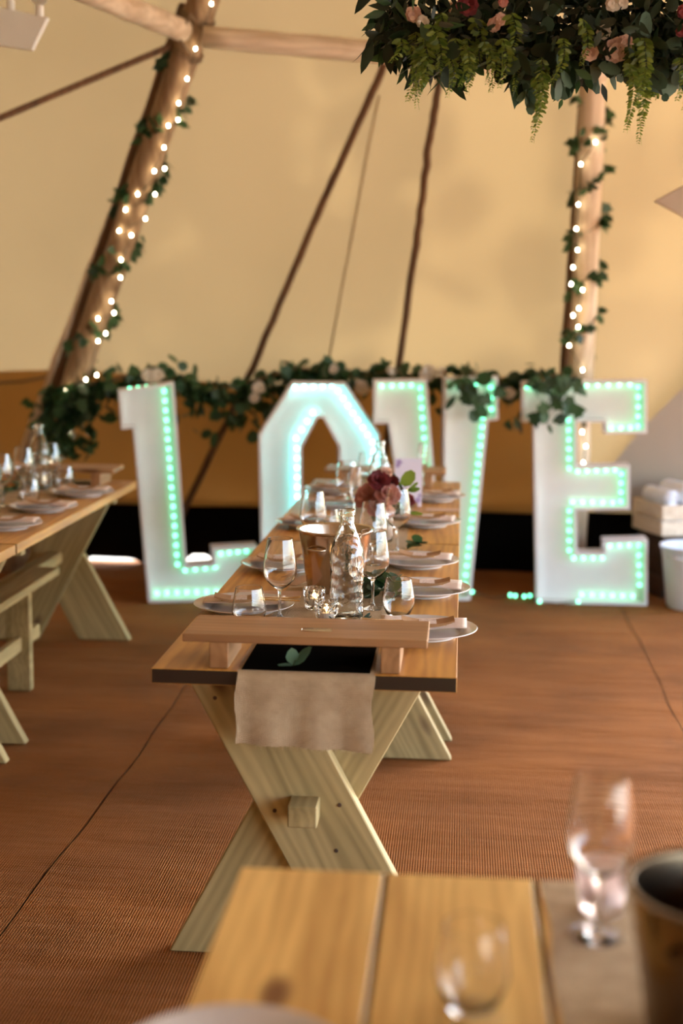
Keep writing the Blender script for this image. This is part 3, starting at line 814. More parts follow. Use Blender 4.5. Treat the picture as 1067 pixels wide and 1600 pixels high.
# ------------------------------------------------------------------ tableware meshes
PL_R = 0.140
plate_me = lathe('plate', [(0, 0.004), (0.075, 0.004), (0.078, 0), (0.084, 0), (0.086, 0.005), (0.100, 0.010), (0.139, 0.0215), (0.1405, 0.023), (0.139, 0.0245),
                           (0.101, 0.0135), (0.094, 0.009), (0, 0.0085)], M_PLATE, 56)
def napkin_mesh(seed):
    rnd = random.Random(seed); nx, ny = 18, 8; vs = []; fs = []
    ph = rnd.uniform(0, 6)
    def top(u, v):
        lay = 0.009 if v > -0.25 else 0.006
        return 0.0 + lay + 0.0022 * math.sin(u * 7 + ph) + 0.0018 * math.sin(v * 9 + u * 3 + ph) + 0.006 * max(0, abs(u) - 0.36)
    for layer in (0, 1):
        for j in range(ny + 1):
            for i in range(nx + 1):
                u, v = i / nx - 0.5, j / ny - 0.5
                x, y = u * 0.225, v * 0.105 + 0.004 * math.sin(u * 5 + ph)
                z = top(u, v); ed = max(abs(u), abs(v)) > 0.495
                if layer == 0: z = z - 0.0075 + (0.002 if ed else 0)
                elif ed: z -= 0.002
                vs.append((x, y, z))
    s = (nx + 1) * (ny + 1)
    for j in range(ny):
        for i in range(nx):
            a = j * (nx + 1) + i
            fs.append((s + a, s + a + 1, s + a + nx + 2, s + a + nx + 1)); fs.append((a, a + nx + 1, a + nx + 2, a + 1))
    bd = [i for i in range(nx + 1)] + [j * (nx + 1) + nx for j in range(1, ny + 1)] + [ny * (nx + 1) + i for i in range(nx - 1, -1, -1)] + [j * (nx + 1) for j in range(ny - 1, 0, -1)]
    for a, b in zip(bd, bd[1:] + bd[:1]): fs.append((a, b, s + b, s + a))
    return mesh('napkin', vs, fs, M_NAPKIN, True)
NAPS = [napkin_mesh(k) for k in range(4)]
def cutlery(kind):
    vs, fs = [], []
    # outline in (x along, half width); extruded thin with a slight arch
    prof = {'fork': [(-0.095, 0.004), (-0.08, 0.0065), (-0.02, 0.0035), (0.03, 0.003), (0.045, 0.009), (0.06, 0.011), (0.062, 0.011)],
            'knife': [(-0.105, 0.005), (-0.09, 0.0068), (-0.01, 0.005), (0.0, 0.0055), (0.02, 0.009), (0.09, 0.0095), (0.112, 0.002)]}[kind]
    n = len(prof)
    for x, h in prof:
        z = 0.003 * math.cos(x * 16)
        vs += [(x, -h, z), (x, h, z), (x, h, z + 0.0022), (x, -h, z + 0.0022)]
    for i in range(n - 1):
        a = i * 4
        for k in range(4): fs.append((a + k, a + (k + 1) % 4, a + 4 + (k + 1) % 4, a + 4 + k))
    fs.append((0, 1, 2, 3)); fs.append((4 * n - 4, 4 * n - 3, 4 * n - 2, 4 * n - 1)[::-1])
    me = mesh(kind, vs, fs, None)
    if kind == 'fork':
        z = 0.003 * math.cos(0.062 * 16)
        for t in range(4):
            y = -0.0093 + t * 0.0062; b = len(vs)
            for x, zz in ((0.060, z), (0.098, z + 0.004)):
                vs += [(x, y - 0.0013, zz), (x, y + 0.0013, zz), (x, y + 0.0013, zz + 0.002), (x, y - 0.0013, zz + 0.002)]
            for k in range(4): fs.append((b + k, b + (k + 1) % 4, b + 4 + (k + 1) % 4, b + 4 + k))
            fs.append((b + 4, b + 5, b + 6, b + 7))
        me = mesh(kind, vs, fs, None)
    bm = bmesh.new(); bm.from_mesh(me)
    return bm_mesh(kind, bm, M_GOLD)
FORK, KNIFE = cutlery('fork'), cutlery('knife')
sleeve_me = None
def sleeve_mesh():
    bm = bmesh.new(); vs = []
    nx = 10
    for z0, layer in ((0.0, 0), (0.007, 1)):
        for i in range(nx + 1):
            for v in (-1, 1):
                u = i / nx - 0.5
                vs.append((u * 0.135, v * 0.030, z0 * math.cos(u * 2.2) + 0.003 * u * u * 20 + 0.001 * layer))
    fs = []
    s = 2 * (nx + 1)
    for i in range(nx):
        a = 2 * i
        fs += [(a, a + 1, a + 3, a + 2), (s + a, s + a + 2, s + a + 3, s + a + 1), (a, a + 2, s + a + 2, s + a), (a + 1, s + a + 1, s + a + 3, a + 3)]
    return mesh('sleeve', vs, fs, M_KRAFT)
SLEEVE = sleeve_mesh()
def setting(px, py, side, label, k, group='place settings along the runner', cutl=True):
    """side=+1: on the right edge of the table (cutlery points to the runner at -x)"""
    c = at_z(px, py, TZ + 0.012); c.z = TZ
    rz = R(random.uniform(-6, 6)) + (0 if side > 0 else math.pi)
    c.z = TZ + 0.0008
    p = link('dinner_plate', plate_me, None, c); tag(p, 'white plate ' + label, 'plate', 'dinner plates')
    ca, sa = math.cos(rz), math.sin(rz)
    def off(x, y, z): return (c.x + x * ca - y * sa, c.y + x * sa + y * ca, TZ + z)
    sgn = 1 if side > 0 else -1
    n = link('napkin', NAPS[k % 4], None, off(0.0, 0.03 * sgn, 0.0225), (R(1.0), 0, rz)); tag(n, 'blush napkin on the plate ' + label, 'napkin', 'napkins')
    s = link('cutlery_sleeve', SLEEVE, None, off(0.012, -0.022 * sgn, 0.0335), (0, 0, rz + R(3))); tag(s, 'kraft cutlery sleeve on the plate ' + label, 'sleeve', 'cutlery sleeves')
    link('printed_band', box(0.044, 0.050, 0.0008, M_PRINT, 0), s, (0.0, 0.0, 0.0092), local=True)
    if cutl:
        f = link('fork', FORK, None, off(-0.060, -0.009 * sgn, 0.0365), (0, 0, rz + math.pi + R(1))); tag(f, 'gold fork on the plate ' + label, 'fork', 'gold cutlery')
        kf = link('knife', KNIFE, None, off(-0.052, -0.035 * sgn, 0.0365), (0, 0, rz + R(1))); tag(kf, 'gold knife on the plate ' + label, 'knife', 'gold cutlery')
setting(661, 986, 1, 'right behind the brown riser, letter E side', 0)
setting(661, 922, 1, 'beside the stemless tumbler, second from the riser', 1)
setting(651, 878, 1, 'third from the riser, letter E side', 2)
setting(664, 816, 1, 'beside the flower vase, letter E side', 3)
setting(678, 777, 1, 'next to the lilac card, letter E side', 0)
setting(381, 948, -1, 'right behind the brown riser, letter L side', 1)
setting(444, 884, -1, 'level with the ice bucket, letter L side', 2)
setting(486, 818, -1, 'past the ice bucket, letter L side', 3)
setting(520, 788, -1, 'second from the table end facing letter O', 0)
setting(522, 766, -1, 'at the very table end facing letter O', 1)
LG = 'place settings on the table beside the letter L'
setting(8, 820, 1, 'two plates away from the one closest to letter L', 2, LG, False)
setting(68, 793, 1, 'amid three plates on the table beside letter L', 3, LG, False)
setting(128, 770, 1, 'closest to letter L on the table beside it', 0, LG, False)
o = link('dinner_plate', plate_me, None, (at_z(378, 1640, TZ).x, at_z(378, 1570, TZ + 0.022).y - 0.14, TZ)); tag(o, 'blurred white dinner plate on the bare planks of the wide table', 'plate', 'dinner plates')
# kraft cards lying on the tables
for (px, py, w_, d_, rz, m, lab) in ((418, 929, 0.20, 0.09, 4, M_BLUSHCARD, 'blush menu card lying between plate and wine glass near the letter L side'),
                                     (612, 901, 0.058, 0.08, -4, M_KRAFT, 'kraft card lying beside the leaves on the letter E side'),
                                     (692, 797, 0.14, 0.08, 2, M_BLUSHCARD, 'blush menu card between two plates on the letter E side'),
                                     (468, 908, 0.05, 0.16, -18, M_KRAFT, 'kraft card leaning towards the foot of the ice bucket')):
    p = at_z(px, py, TZ)
    tag(link('menu_card', box(w_, d_, 0.0016, m, 0), None, (p.x, p.y, TZ + 0.0022), (0, 0, R(rz))), lab, 'card', 'cards on the tables')

def shell(outer, t):
    """closed thin-walled profile from an outer profile (bottom to rim)"""
    inner = [(max(0, r - t), z) for r, z in outer]
    return inner
def glass_wine(h=0.222):
    k = h / 0.222
    o = [(0, 0.0), (0.036, 0.0), (0.0365, 0.0015), (0.020, 0.004), (0.008, 0.008), (0.0042, 0.016), (0.0038, 0.06), (0.0042, 0.076), (0.008, 0.083),
         (0.022, 0.092), (0.037, 0.107), (0.0448, 0.124), (0.0462, 0.137), (0.0445, 0.158), (0.0400, 0.19), (0.0345, 0.2215), (0.0338, 0.222)]
    i = [(0.0333, 0.2215), (0.0388, 0.19), (0.0433, 0.158), (0.0450, 0.137), (0.0436, 0.125), (0.0358, 0.109), (0.021, 0.0945), (0.008, 0.0875), (0, 0.087)]
    return lathe('wine_glass', [(r * k, z * k) for r, z in o + i], M_GLASS, 44)
def glass_tumbler():
    o = [(0, 0.0), (0.024, 0.0), (0.027, 0.002), (0.035, 0.016), (0.0435, 0.036), (0.0455, 0.046), (0.044, 0.062), (0.0395, 0.088), (0.0355, 0.1085), (0.0349, 0.109)]
    i = [(0.0343, 0.1085), (0.0382, 0.088), (0.0427, 0.062), (0.0442, 0.046), (0.0420, 0.037), (0.0325, 0.017), (0.023, 0.008), (0, 0.0075)]
    return lathe('tumbler', o + i, M_GLASS, 44)
def glass_flute():
    o = [(0, 0), (0.031, 0), (0.0315, 0.0015), (0.012, 0.005), (0.004, 0.012), (0.0036, 0.085), (0.009, 0.098), (0.0205, 0.125), (0.0245, 0.155), (0.0225, 0.228), (0.022, 0.229)]
    i = [(0.0214, 0.228), (0.0233, 0.155), (0.0193, 0.127), (0.007, 0.102), (0, 0.101)]
    return lathe('flute', o + i, M_GLASS, 36)
WINE, TUMB, FLUTE = glass_wine(), glass_tumbler(), glass_flute()
def put(name, me, px, py, label, cat, group=None, z=TZ, rz=0.0, sc=None):
    p = at_z(px, py, z)
    if z == TZ and min(abs(p.x - RX), abs(p.x - LTX)) < RW / 2: z = ZR
    return tag(link(name, me, None, (p.x, p.y, z), (0, 0, rz), sc), label, cat, group)
ZR = TZ + 0.0013       # on the runner
GG = 'glasses on the tables'
put('wine_glass', WINE, 437, 968, 'empty wine glass standing clear behind the riser, on the letter L side', 'wine glass', GG)
put('wine_glass', WINE, 582, 951, 'empty wine glass next to the clear glass bottle', 'wine glass', GG)
put('wine_glass', WINE, 582, 892, 'empty wine glass just behind the glass beside the bottle', 'wine glass', GG)
put('wine_glass', WINE, 489, 868, 'empty wine glass rising behind the rim of the ice bucket', 'wine glass', GG)
put('wine_glass', WINE, 620, 863, 'empty wine glass in front of the flower vase', 'wine glass', GG)
put('wine_glass', WINE, 541, 806, 'empty wine glass before the letter O, behind the bottle', 'wine glass', GG)
put('wine_glass', WINE, 573, 788, 'empty wine glass behind the red flowers, letter O side', 'wine glass', GG)
put('champagne_flute', FLUTE, 554, 822, 'slender flute beside the flower vase', 'flute', GG)
put('champagne_flute', FLUTE, 660, 770, 'slender flute behind the lilac card', 'flute', GG)
put('tumbler', TUMB, 622, 965, 'stemless tumbler beside the bottle, in front of the plate edge', 'tumbler', GG)
put('tumbler', TUMB, 389, 981, 'stemless tumbler in front of the plate behind the riser', 'tumbler', GG)
put('tumbler', TUMB, 577, 862, 'stemless tumbler behind the wine glasses near the leaves', 'tumbler', GG)
put('tumbler', TUMB, 512, 841, 'stemless tumbler behind the ice bucket', 'tumbler', GG)
put('wine_glass', WINE, 38, 778, 'blurred wine glass beside the bottle on the table by the letter L', 'wine glass', GG)
put('wine_glass', WINE, 80, 769, 'blurred wine glass between the blurred bottle and the letter L', 'wine glass', GG)
put('wine_glass', WINE, 4, 792, 'blurred wine glass two glasses from the blurred bottle near letter L', 'wine glass', GG)
put('wine_glass', WINE, -14, 800, 'blurred wine glass farthest from the blurred bottle near letter L', 'wine glass', GG)
put('tumbler', TUMB, 46, 788, 'blurred stemless tumbler among leaves on the table by the letter L', 'tumbler', GG)
put('tumbler', TUMB, 101, 766, 'blurred stemless tumbler by the plate closest to the letter L', 'tumbler', GG)
put('wine_glass', WINE, 932, 1462, 'large blurred wine glass on the runner of the wide table', 'wine glass', GG, ZR)
put('tumbler', TUMB, 736, 1578, 'faint blurred stemless tumbler on the bare planks of the wide table', 'tumbler', GG)

# bottles
b_o = [(0, 0), (0.040, 0), (0.0455, 0.004), (0.0465, 0.012), (0.0465, 0.165), (0.044, 0.190), (0.034, 0.220), (0.024, 0.243), (0.0195, 0.258), (0.0190, 0.280), (0.0225, 0.284),
       (0.0232, 0.292), (0.0215, 0.297), (0.0185, 0.298)]
b_i = [(0.0150, 0.297), (0.0152, 0.262), (0.020, 0.242), (0.030, 0.219), (0.0400, 0.190), (0.0425, 0.165), (0.0425, 0.018), (0.036, 0.012), (0, 0.010)]
BOT = lathe('bottle', b_o + b_i, M_BOTTLE, 48)
put('glass_bottle', BOT, 541, 964, 'clear embossed glass bottle standing in front of the ice bucket', 'bottle', 'water bottles', ZR)
put('glass_bottle', BOT, 62, 764, 'blurred clear glass bottle on the table beside the letter L', 'bottle', 'water bottles', ZR)
put('glass_bottle', BOT, 592, 800, 'clear glass bottle behind the red flowers', 'bottle', 'water bottles', ZR)
# ice buckets
def bucket(px, py, label, s=1.0, m=None):
    m = m or M_STEEL
    p = at_z(px, py, ZR)
    root = empty('ice_bucket', (p.x, p.y, ZR), label, 'ice bucket', 'ice buckets'); root.scale = (s, s, s)
    o = [(0, 0.006), (0.070, 0.006), (0.074, 0), (0.080, 0), (0.083, 0.006), (0.108, 0.176), (0.1165, 0.181), (0.118, 0.184), (0.1165, 0.187), (0.1065, 0.185), (0.105, 0.180), (0.080, 0.012), (0, 0.010)]
    link('body', lathe('body', o, m, 56), root, local=True)
    for sgn in (-1, 1):
        pts = []
        for k in range(13):
            a = math.pi * k / 12
            pts.append((sgn * (0.098 + 0.022 * math.sin(a)), 0.03 * math.cos(a), 0.135 + 0.0 * k))
        link('handle', tube('handle', pts, 0.004, m, 8), root, (0, 0, 0), (0, 0, R(62)), local=True)
    return root
bucket(523, 921, 'shiny steel ice bucket behind the glass bottle')
bucket(1122, 1622, 'large blurred ice bucket in darkened metal on the runner of the wide table', 1.0, M_DARKENED)

# crystal candle holders
def votive(px, py, label, s=1.0, m=M_CRYSTAL, lit=True):
    p = at_z(px, py, ZR)
    root = empty('candle_holder', (p.x, p.y, ZR), label, 'candle holder', 'tealight holders'); root.scale = (s, s, s)
    o = [(0, 0), (0.022, 0), (0.026, 0.004), (0.030, 0.03), (0.033, 0.058), (0.032, 0.060), (0.0285, 0.058), (0.0245, 0.016), (0, 0.013)]
    link('glass_cup', lathe('glass_cup', o, m, 16, False), root, local=True)
    c = link('candle', lathe('candle', [(0, 0.0145), (0.020, 0.0145), (0.020, 0.030), (0.018, 0.031), (0, 0.030)], M_WAX, 20), root, local=True)
    if lit: link('flame', lathe('flame', [(0, 0.032), (0.003, 0.036), (0.0035, 0.041), (0.0015, 0.049), (0, 0.053)], M_FLAME, 8), c, local=True)
votive(491, 951, 'cut crystal tealight holder at the foot of the ice bucket')
votive(510, 974, 'cut crystal tealight holder against the glass bottle')
M_FROST = glass('frosted_pink_glass', (0.95, 0.85, 0.88), 0.45)
votive(940, 1425, 'frosted tealight holder behind the large blurred wine glass', 1.15, M_FROST, False)
votive(563, 850, 'cut crystal tealight holder near the flower vase')

# ------------------------------------------------------------------ greenery on the tables
def sprig(name, pts, n, kind, m, size, label, cat='sprig', group='leafy sprigs', front=False):
    base = pts[0]
    root = empty(name, base, label, cat, group)
    link('stem', tube('stem', [p - base for p in pts], 0.0022, M_STEM, 6), root, local=True)
    for k in range(n):
        t = k / max(1, n - 1) * (len(pts) - 1); i = min(int(t), len(pts) - 2); p = pts[i].lerp(pts[i + 1], t - i)
        d = (pts[i + 1] - pts[i]).normalized()
        a = random.uniform(0, 6.28)
        dd = (d * 0.5 + Vector((math.cos(a), math.sin(a), random.uniform(0.1, 0.7)))).normalized()
        if front: dd = Vector((dd.x, -0.25 * abs(dd.y), abs(dd.z) + 0.25)).normalized()
        q = dd.to_track_quat('Y', 'Z').to_matrix() @ Matrix.Rotation(random.uniform(-0.6, 0.6), 3, 'Y')
        link('leaf', leaf(kind, m), root, p + Vector((0, 0, 0.002)), q, size * random.uniform(0.75, 1.2))
    return root
def tp(px, py, z=0.0): return at_z(px, py, TZ + 0.005 + z) 
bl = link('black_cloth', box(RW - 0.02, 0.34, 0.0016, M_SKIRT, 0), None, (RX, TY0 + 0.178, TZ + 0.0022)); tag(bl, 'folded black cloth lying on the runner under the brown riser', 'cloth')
# three-leaf sprig on the runner end, under the riser
sp = empty('leaf_sprig', at_z(458, 1040, TZ + 0.0045), 'small three-leaved sprig lying on the runner end under the riser', 'sprig', 'leafy sprigs')
b = sp.location.copy()
for (tx, ty, dz), s in (((432, 1037, 0.004), 0.055), ((455, 1010, 0.05), 0.05), ((487, 1008, 0.055), 0.06)):
    tip = at_y(tx, ty, b.y - 0.012); d = (tip - b)
    q = d.normalized().to_track_quat('Y', 'Z').to_matrix() @ Matrix.Rotation(R(35), 3, 'Y')
    link('leaf', leaf('oval', M_SAGE), sp, b, q, (d.length * 1.6, d.length * 0.95, d.length * 0.9))
link('stem', tube('stem', [(0, 0, 0), (0.004, -0.002, 0.012), (0.01, 0.03, 0.002)], 0.002, M_STEM, 6), sp, local=True)
sprig('leaf_sprig', [tp(528, 979), tp(542, 977), tp(556, 976), tp(570, 972)], 9, 'oval', M_EUCA, 0.04, 'sprig lying across the runner at the foot of the glass bottle', front=True)
sprig('leaf_sprig', [tp(560, 935), tp(580, 925, .02), tp(600, 920, .04), tp(615, 912, .05)], 16, 'round', M_LEAF, 0.055, 'dark leafy sprig between the bottle and the stemless tumbler')
sprig('leaf_sprig', [tp(636, 857), tp(645, 853, .008), tp(655, 850, .012)], 7, 'round', M_LEAF, 0.05, 'short dark sprig beside the third plate, letter E side')
sprig('leaf_sprig', [tp(604, 947), tp(612, 936, .01), tp(618, 929, .02)], 8, 'oval', M_LEAF, 0.04, 'sprig trailing behind the stemless tumbler')
sprig('leaf_sprig', [tp(536, 846), tp(547, 838), tp(557, 831)], 10, 'round', M_LEAF, 0.05, 'sprig trailing behind the ice bucket')
sprig('leaf_sprig', [Vector((LTX - 0.10, yy_, TZ + 0.006)) for yy_ in (4.9, 5.3, 5.7, 6.05, 6.38)], 40, 'round', M_LEAF, 0.055, 'leafy garland lying along the table beside the letter L', 'garland')

def flower(root, loc, m, r, n=14, layers=3, facing=(0, -1, 0.4)):
    """one flower head as a part with its petals as sub-parts"""
    q = Vector(facing).normalized().to_track_quat('Z', 'Y').to_matrix()
    head = link('flower', lathe('centre', [(0, -r * 0.15), (r * 0.25, 0), (r * 0.2, r * 0.18), (0, r * 0.24)], m, 8), root, loc, q)
    for L in range(layers):
        cnt = max(4, n - L * 3)
        for k in range(cnt):
            a = 6.283 * k / cnt + L * 0.4; tilt = R(15 + 26 * L)
            rm = Matrix.Rotation(a, 3, 'Z') @ Matrix.Rotation(tilt, 3, 'X')
            link('petal', leaf('round', m), head, (0, 0, 0.02 * r * L), rm, r * (1.0 - 0.2 * L) * random.uniform(0.9, 1.1), local=True)
    return head
vb = at_z(598, 846, ZR)
fv = empty('flower_arrangement', (vb.x, vb.y, ZR), 'small bouquet of burgundy and dusky pink flowers in a clear vase on the runner', 'flowers')
vo = [(0, 0), (0.030, 0), (0.035, 0.004), (0.038, 0.05), (0.030, 0.10), (0.024, 0.125), (0.027, 0.14), (0.0255, 0.14), (0.022, 0.125), (0.028, 0.10), (0.0355, 0.05), (0.032, 0.009), (0, 0.008)]
link('vase', lathe('vase', vo, M_GLASS, 32), fv, local=True)
Yv = vb.y
for px, py, m, r, dy in ((592, 752, M_REDFL, 0.045, -0.03), (576, 776, M_DUSKFL, 0.055, -0.02), (606, 775, M_DUSKFL, 0.05, -0.05), (588, 793, M_DUSKFL, 0.045, -0.06), (612, 756, M_REDFL, 0.035, 0.0),
                         (604, 738, M_PINKFL, 0.025, 0.0), (636, 782, M_REDFL, 0.03, 0.04), (600, 800, M_PINKFL, 0.04, -0.06)):
    loc = at_y(px, py, Yv + dy)
    flower(fv, loc, m, r, 12, 3, (random.gauss(0, 0.4), -1, 0.6 + random.random() * 0.4))
    mid = Vector((vb.x, vb.y, ZR + 0.13))
    link('stem', tube('stem', [Vector((vb.x, vb.y, ZR + 0.02)) - fv.location, mid - fv.location, loc - fv.location], 0.002, M_STEM, 5), fv, local=True)
for k in range(34):
    px, py = min(636, max(574, random.gauss(604, 18))), min(800, max(742, random.gauss(780, 18)))
    me = leaf(random.choice(['oval', 'round']), random.choice([M_LEAF, M_EUCA, M_FERN]))
    link('leaf', me, fv, at_y(px, py, Yv + random.uniform(-0.01, 0.08)), rrot(0.1), random.uniform(0.05, 0.08))
# lilac card
cb = at_z(637, 791, ZR)
o = link('table_card', box(0.118, 0.0025, 0.205, M_LILAC, 0.0), None, (cb.x, cb.y, ZR + 0.1025), (R(-4), 0, R(6)))
tag(o, 'upright lilac card with violet flower print on a wooden stand', 'card')
for sx, sz, s in ((-0.04, 0.085, 0.012), (-0.046, 0.07, 0.008), (0.042, -0.075, 0.012), (0.03, -0.088, 0.009), (0.05, -0.055, 0.007)):
    vs = [(0, 0, 0)] + [(s * (1 + 0.35 * math.cos(5 * a)) * math.cos(a), 0, s * (1 + 0.35 * math.cos(5 * a)) * math.sin(a)) for a in [6.283 * k / 30 for k in range(30)]]
    link('flower_print', mesh('print', vs, [(0, 1 + k, 1 + (k + 1) % 30) for k in range(30)], M_VIOLET), o, (sx, -0.0016, sz), local=True)
link('stand', box(0.08, 0.05, 0.018, M_RISER, 0.002), o, (0, 0, -0.0935), local=True)

# ------------------------------------------------------------------ leafy garland over the letters
gar = empty('leaf_garland', at_y(500, 590, 7.95), 'long leafy garland with pale blooms draped above and behind the lit letters', 'garland')
path = [(88, 655), (105, 612), (140, 600), (180, 592), (235, 580), (285, 592), (330, 610), (370, 600), (410, 592), (465, 574), (510, 582), (560, 590), (610, 580), (650, 588), (700, 592), (740, 582), (790, 600), (830, 590), (880, 585), (905, 590)]
yy = 8.05
def gy(px):
    if px < 150: return 7.755
    if px < 300: return 7.755 + (yy - 7.755) * (px - 150) / 150
    if px > 850: return yy - 0.115 * min(1, (px - 850) / 40)
    return yy
def flat_rot():
    d = Vector((random.gauss(0, 0.8), random.gauss(0, 0.05), random.gauss(-0.9, 0.4))).normalized()
    return d.to_track_quat('Y', 'Z').to_matrix() @ Matrix.Rotation(math.pi / 2 + random.gauss(0, 0.3), 3, 'Y')
link('rope', tube('rope', [at_y(px, py, gy(px)) - gar.location for px, py in path], 0.009, M_ROPE, 6), gar, local=True)
cnt = 0; extra = []
def gpt(t):
    i = min(int(t), len(path) - 2); f = t - i
    return path[i][0] + (path[i + 1][0] - path[i][0]) * f, path[i][1] + (path[i + 1][1] - path[i][1]) * f
for k in range(1050):
    px, py = gpt(random.random() * (len(path) - 1))
    hang = random.expovariate(1 / 13.0) * (1.7 if px < 170 or 330 < px < 430 or 715 < px < 760 or 835 < px < 905 else 0.8)
    px += random.gauss(0, 12); py += random.gauss(-4 if px > 560 else -2, 9) + min(hang, 70)
    y = gy(px) + random.gauss(0.0, 0.03); fr_leaf = False
    if 588 < py and (708 < px < 772 or 828 < px < 912) and random.random() < 0.5: y = 7.66 + random.gauss(0, 0.008); fr_leaf = True
    elif py > 575 and px > 380: y = max(y, 8.0)
    s = random.uniform(0.055, 0.1); me = leaf(random.choice(['ivy', 'oval', 'round']), M_LEAF if random.random() < 0.75 else M_EUCA)
    rt_ = flat_rot() if fr_leaf else rrot(0.6)
    if cnt < 290: link('leaf', me, gar, at_y(px, py, y), rt_, s); cnt += 1
    else: extra.append((me, at_y(px, py, y) - gar.location, rt_, s))
for px, py, r, y in ((405, 606, 0.04, 7.85), (398, 622, 0.03, 7.85), (565, 606, 0.045, 7.96), (612, 580, 0.03, 7.99), (668, 583, 0.05, 7.99), (795, 615, 0.04, 7.95), (690, 582, 0.03, 7.99), (522, 577, 0.03, 7.98), (233, 588, 0.045, 7.60), (246, 587, 0.04, 7.60)):
    flower(gar, at_y(px, py, y), M_WHITEFL, r, 9, 2, (random.gauss(0, 0.3), -1, 0.3))
# stems that drape over the tops of V and E and carry the leaves in front of them
for sx_, ly_ in ((722, 625), (740, 645), (758, 622), (838, 628), (858, 640), (878, 650), (897, 632)):
    p_ = [at_y(sx_, 578, 8.02), at_y(sx_, 580, 7.82), at_y(sx_, 586, 7.70)] + [at_y(sx_ + 3 * math.sin(q_ + sx_), q_, 7.668) for q_ in range(594, ly_, 9)]
    link('trailing_stem', tube('trailing_stem', [q_ - gar.location for q_ in p_], 0.0035, M_STEM, 5), gar, local=True)
# cascade down at the thick pole, hung on trailing stems
for sx_ in (84, 100, 116, 132):
    link('trailing_stem', tube('trailing_stem', [at_y(sx_ + (py_ - 610) * -0.05 + 3 * math.sin(py_ * 0.1 + sx_), py_, 7.745) - gar.location for py_ in range(605, 715, 12)], 0.0035, M_STEM, 5), gar, local=True)
for k in range(150):
    px, py = random.gauss(108, 20), 600 + random.random() ** 1.3 * 110
    px += (py - 620) * -0.05
    extra.append((leaf('ivy', M_LEAF), at_y(px, py, 7.735 + random.gauss(0, 0.03)) - gar.location, rrot(0.9), random.uniform(0.06, 0.1)))
o = link('foliage', leaf_mass('foliage', extra, M_LEAF), gar, local=True); o['kind'] = 'stuff'

# fairy lights and ivy on the poles
fb = lathe('bulb', [(0, -0.007), (0.0045, -0.005), (0.0055, 0.0), (0.004, 0.006), (0, 0.008)], M_FAIRY, 8)
def fairy(name, pts, label):
    base = pts[0]
    root = empty(name, base, label, 'fairy lights', 'fairy lights wound on the tent poles')
    link('wire', tube('wire', [p - base for p in pts], 0.0022, M_WIRE, 5), root, local=True)
    for p in pts: link('bulb', fb, root, p + Vector((0, -0.012, 0)))
LPX = [(331, 7), (306, 77), (293, 124), (280, 162), (279, 188), (264, 197), (257, 231), (242, 268), (258, 264), (216, 304), (243, 304), (197, 328), (228, 342), (187, 361), (206, 368),
       (190, 406), (189, 434), (175, 471), (179, 489), (154, 498), (166, 521), (154, 533), (135, 593), (152, 586), (104, 608), (114, 647), (104, 674), (115, 671), (107, 695), (82, 728), (90, 732)]
fairy('fairy_lights', [at_y(px, py, 7.738 - 0.79 * (610 - py) / 620) for px, py in LPX], 'warm fairy lights spiralling down the thick pole beside the letter L')
RPX = [(930, 223), (907, 257), (903, 320), (900, 358), (902, 391), (895, 418), (892, 444), (910, 453), (904, 482), (895, 493), (903, 511), (889, 540), (910, 578), (909, 675), (915, 697), (911, 723)]
fairy('fairy_lights', [at_y(px, py, 7.905 - 0.45 * (570 - py) / 420) for px, py in RPX], 'warm fairy lights spiralling down the thick pole behind the letter E')
def ivy(pfun, n, rad, label, tr, skip=None):
    base = pfun(0.0); root = empty('ivy_vine', base, label, 'ivy', 'ivy wound on the tent poles')
    ax = (pfun(1.0) - pfun(0.0)).normalized(); u_ = (Vector((1, 0, 0)) - ax * ax.x).normalized(); v_ = ax.cross(u_)
    def surf(t, a, r): return pfun(t) + (u_ * math.cos(a) + v_ * math.sin(a)) * r
    K = 150; turns = 5.5
    link('stem', tube('stem', [surf(tr[0] + (tr[1] - tr[0]) * k / K, turns * 6.283 * k / K, rad * 1.06 + 0.003) - base for k in range(K + 1)], 0.003, M_STEM, 5), root, local=True)
    for k in range(n):
        f = random.random(); t = tr[0] + (tr[1] - tr[0]) * f
        if skip and skip[0] < t < skip[1]: continue
        a = turns * 6.283 * f + random.gauss(0, 0.5)
        nrm = u_ * math.cos(a) + v_ * math.sin(a); tan = v_ * math.cos(a) - u_ * math.sin(a)
        d = (nrm * random.uniform(0.45, 1.0) + tan * random.gauss(0, 0.6) + Vector((0, 0, random.gauss(-0.4, 0.4)))).normalized()
        q = d.to_track_quat('Y', 'Z').to_matrix() @ Matrix.Rotation(random.uniform(0, 6.28), 3, 'Y')
        link('leaf', leaf('ivy', M_LEAF), root, surf(t, a, rad * 1.06 + 0.006), q, random.uniform(0.045, 0.08))
ivy(lpole, 190, 0.072, 'ivy vine twining up the thick pole beside the letter L', (0.02, 1.0), (0.85, 0.935))
ivy(rpole, 130, 0.068, 'ivy vine twining up the thick pole behind the letter E', (0.02, 1.0))

